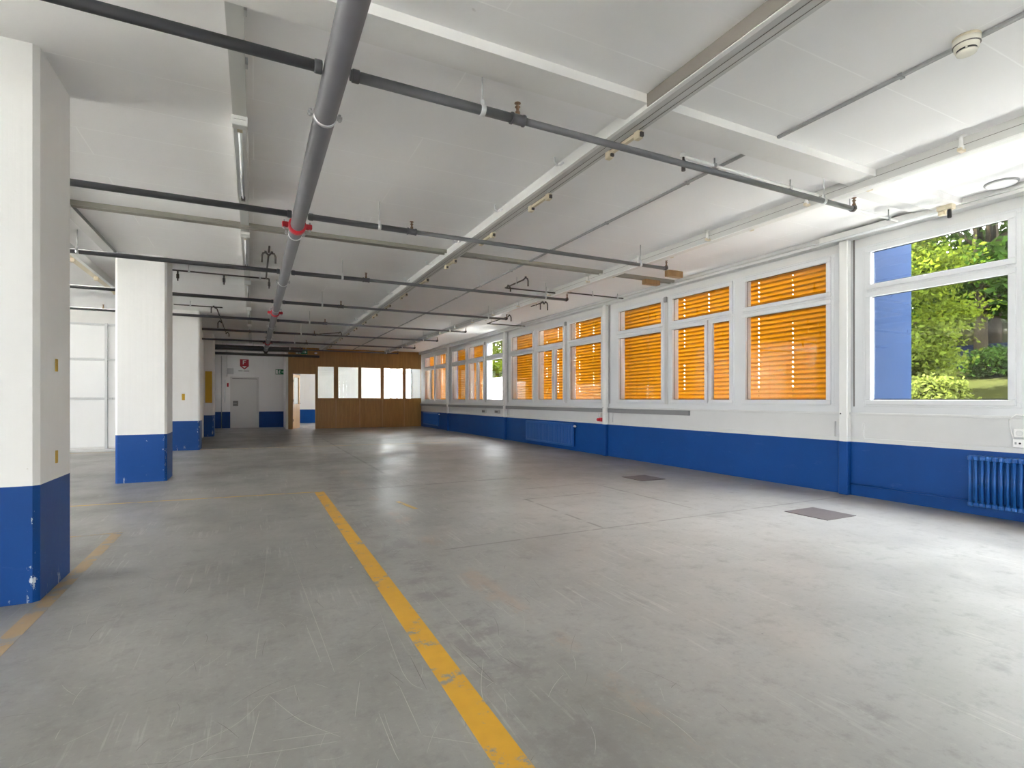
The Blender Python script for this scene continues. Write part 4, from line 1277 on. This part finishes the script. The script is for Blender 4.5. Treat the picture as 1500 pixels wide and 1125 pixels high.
# ------------------------------------------------------------------ outside
b = bmesh.new()
nx, ny = 30, 90
X0, X1, Y0, Y1 = 6.9, 60.0, -40.0, 90.0
vg = []
for i in range(nx + 1):
    row = []
    for j in range(ny + 1):
        x = X0 + (X1 - X0) * (i / nx) ** 1.5
        y = Y0 + (Y1 - Y0) * j / ny
        fl_ = min(1, max(0, (20.5 - y) / 6.0)); z = -0.25 + (max(0, x - 11) * 0.22 + max(0, x - 26) * 0.38) * (0.12 + 0.88 * fl_ * fl_ * (3 - 2 * fl_)) + 0.25 * math.sin(x * 0.35 + y * 0.21) * min(1, max(0, (x - 10) / 8))
        row.append(b.verts.new((x, y, z)))
    vg.append(row)
for i in range(nx):
    for j in range(ny):
        f = b.faces.new((vg[i][j], vg[i + 1][j], vg[i + 1][j + 1], vg[i][j + 1]))
        f.smooth = True
me = bpy.data.meshes.new('ground_outside'); b.to_mesh(me); b.free(); me.materials.append(M['grass'])
go = bpy.data.objects.new('ground_outside', me); COL.objects.link(go)
tag(go, 'sloping meadow outside the windows', 'ground', None, 'structure')
S('ground_bounce_strip', MB().box(7.05, 9.3, -40, 90, -0.4, -0.22), 'gravel', 'pale paved strip added along the window facade to bounce daylight', 'path')  # strip added to bounce sunlight up to the ceiling
S('ground_yard', MB().box(-45, 6.9, -40, -11.9, -0.6, -0.25).box(-45, -8.3, -11.9, 90, -0.6, -0.25).box(-8.3, 6.9, 28.8, 90, -0.6, -0.25), 'gravel', 'pale paved yard around the building', 'yard')


def gz(x, y):
    fl_ = min(1, max(0, (20.5 - y) / 6.0))
    return -0.25 + (max(0, x - 11) * 0.22 + max(0, x - 26) * 0.38) * (0.12 + 0.88 * fl_ * fl_ * (3 - 2 * fl_)) + 0.25 * math.sin(x * 0.35 + y * 0.21) * min(1, max(0, (x - 10) / 8))

for i, y in enumerate((-6.22, -1.05, 4.02, 9.06, 14.0, 19.12, 24.2)):
    f_ = empty('facade_fin', (7.05, y + 0.1, -0.25), 'light blue facade fin standing out beside the ' + ('clear window' if i == 2 else 'windows, %s along the wall' % ORD[i]), 'facade fin', 'blue facade fins', None)
    MB().box(7.08, 8.10, y - 0.02, y + 0.10, -0.24, 3.9, 0.01).build('fin_body', 'fin', f_)
    MB().box(7.08, 8.13, y - 0.04, y + 0.12, 3.9, 3.95).build('coping', 'galv', f_)


def foliage_mesh(name, mat, clumps, per, size, seed, spread):
    rng = np.random.default_rng(seed)
    vs_, fs_ = [], []
    C_ = np.repeat(np.array(clumps), per, axis=0)
    n = len(C_)
    off = rng.normal(0, 1, (n, 3)) * np.array([spread, spread, spread * 0.62])
    P_ = C_[:, :3] + off
    nrm = rng.normal(0, 1, (n, 3)) + np.array([0, 0, 0.9])
    nrm /= np.linalg.norm(nrm, axis=1)[:, None]
    t_ = np.cross(nrm, rng.normal(0, 1, (n, 3)))
    t_ /= np.linalg.norm(t_, axis=1)[:, None]
    b_ = np.cross(nrm, t_)
    s_ = size * rng.uniform(0.6, 1.25, n)[:, None]
    v0 = P_ - t_ * s_ * 0.5
    v1 = P_ + b_ * s_ * 0.30 + nrm * s_ * 0.05
    v2 = P_ + t_ * s_ * 0.5 - nrm * s_ * 0.10
    v3 = P_ - b_ * s_ * 0.30 + nrm * s_ * 0.05
    V = np.stack([v0, v1, v2, v3], axis=1).reshape(-1, 3)
    F = np.arange(n * 4).reshape(-1, 4)
    me_ = bpy.data.meshes.new(name)
    me_.from_pydata(V.tolist(), [], F.tolist())
    me_.materials.append(M[mat])
    return me_


def tree(name, loc, height, radius, mat, seed, label, leaves=9000, size=0.17, crown_from=0.12, group=None):
    rr = random.Random(seed)
    T = empty(name, loc, label, 'bush' if 'bush' in name else 'tree', group)
    trunk = MB()
    top = height * 0.8
    trunk.tube([(0, 0, -0.2), (0.05, 0.02, top * 0.35), (-0.05, 0.08, top * 0.7), (0.05, 0, top)], [radius * 0.07, radius * 0.055, radius * 0.04, radius * 0.015], 8)
    clumps = []
    for k in range(72):
        a = rr.uniform(0, 6.283)
        h = rr.uniform(crown_from, 1.0)
        prof = math.sin(math.pi * min(1, (h - crown_from) / (1.06 - crown_from) * 0.85 + 0.13)) ** 0.6
        r_ = radius * prof * rr.uniform(0.55, 1.0)
        c = (r_ * math.cos(a), r_ * math.sin(a), height * h)
        clumps.append(c)
        if k % 4 == 0:
            z0 = max(0.15, min(top * 0.95, c[2] * 0.75))
            trunk.tube([(0, 0, z0), (c[0] * 0.5, c[1] * 0.5, (z0 + c[2]) / 2 + 0.1), c], [radius * 0.028, radius * 0.018, radius * 0.006], 5)
    o = trunk.build('trunk', 'bark'); o.parent = T
    me_ = foliage_mesh('foliage', mat, clumps, leaves // 72, size, seed, radius * 0.15)
    o = bpy.data.objects.new('foliage', me_); COL.objects.link(o); o.parent = T
    o['kind'] = 'stuff'
    return T


TR = [('leafy_tree', 15.5, 8.45, 6.5, 2.0, 'leaf_a', 'bright yellow green tree right outside the clear window beside the blue fin', 26000, 0.135),
      ('leafy_tree', 21.0, 8.4, 9.0, 3.0, 'leaf_b', 'dark green tree behind the bright tree outside the clear window', 22000, 0.26),
      ('leafy_tree', 22.5, 13.0, 10.0, 3.2, 'leaf_b', 'tall dark green tree on the meadow beyond the orange blinds', 9000, 0.24),
      ('leafy_tree', 16.0, 20.0, 8.0, 2.8, 'leaf_a', 'yellow green tree on the meadow beyond the far blinds', 7000, 0.22),
      ('leafy_tree', 15.5, 34.2, 9.0, 3.0, 'leaf_a', 'bright yellow green tree seen through the far clear window', 18000, 0.24),
      ('leafy_tree', 21.0, 41.0, 10.0, 4.2, 'leaf_b', 'dark green tree behind the one seen through the far clear window', 9000, 0.3),
      ('leafy_tree', 26.5, 10.2, 12.5, 4.2, 'leaf_b', 'tall dark green tree highest on the meadow slope', 16000, 0.36)]
for i, (nm, x, y, hh, rr_, mt, lab, lv, sz) in enumerate(TR):
    tree(nm, (x, y, gz(x, y)), hh, rr_, mt, 40 + i, lab, lv, sz, 0.24 if i == 1 else 0.12)
BU = [(12.0, 5.5, 1.6, 0.7, 'leaf_c', 'low green bush below the bright tree by the clear window'),
      (14.8, 6.75, 1.2, 0.55, 'leaf_c', 'small pale bush at the meadow edge outside the clear window'),
      (20.0, 7.5, 0.7, 0.9, 'leaf_b', 'small dark bush on the slope before the blue garden wall')]
for i, (x, y, hh, rr_, mt, lab) in enumerate(BU):
    tree('garden_bush', (x, y, gz(x, y)), hh, rr_, mt, 70 + i, lab, 5000, 0.11, 0.05)
gw = empty('garden_wall', (24.1, 9.0, gz(24, 9)), 'deep blue garden wall glimpsed behind the trees', 'wall')
MB().box(23.95, 24.2, 7.6, 11.0, gz(24, 9) - 0.4, gz(24, 9) + 0.75, 0.02).build('wall_body', 'garden_blue', gw)
MB().box(23.9, 24.25, 7.55, 11.05, gz(24, 9) + 0.75, gz(24, 9) + 0.80).build('coping', 'garden_blue', gw)
rp = empty('ramp_wall', (11.0, 24.0, -0.25), 'pale sloping concrete ramp wall outside the far clear window', 'ramp')
b = MB()
b.prism([(9.8, 20.0), (10.1, 20.0), (11.6, 34.0), (11.3, 34.0)], -0.3, 2.2)
b.build('ramp_body', 'gravel', rp)
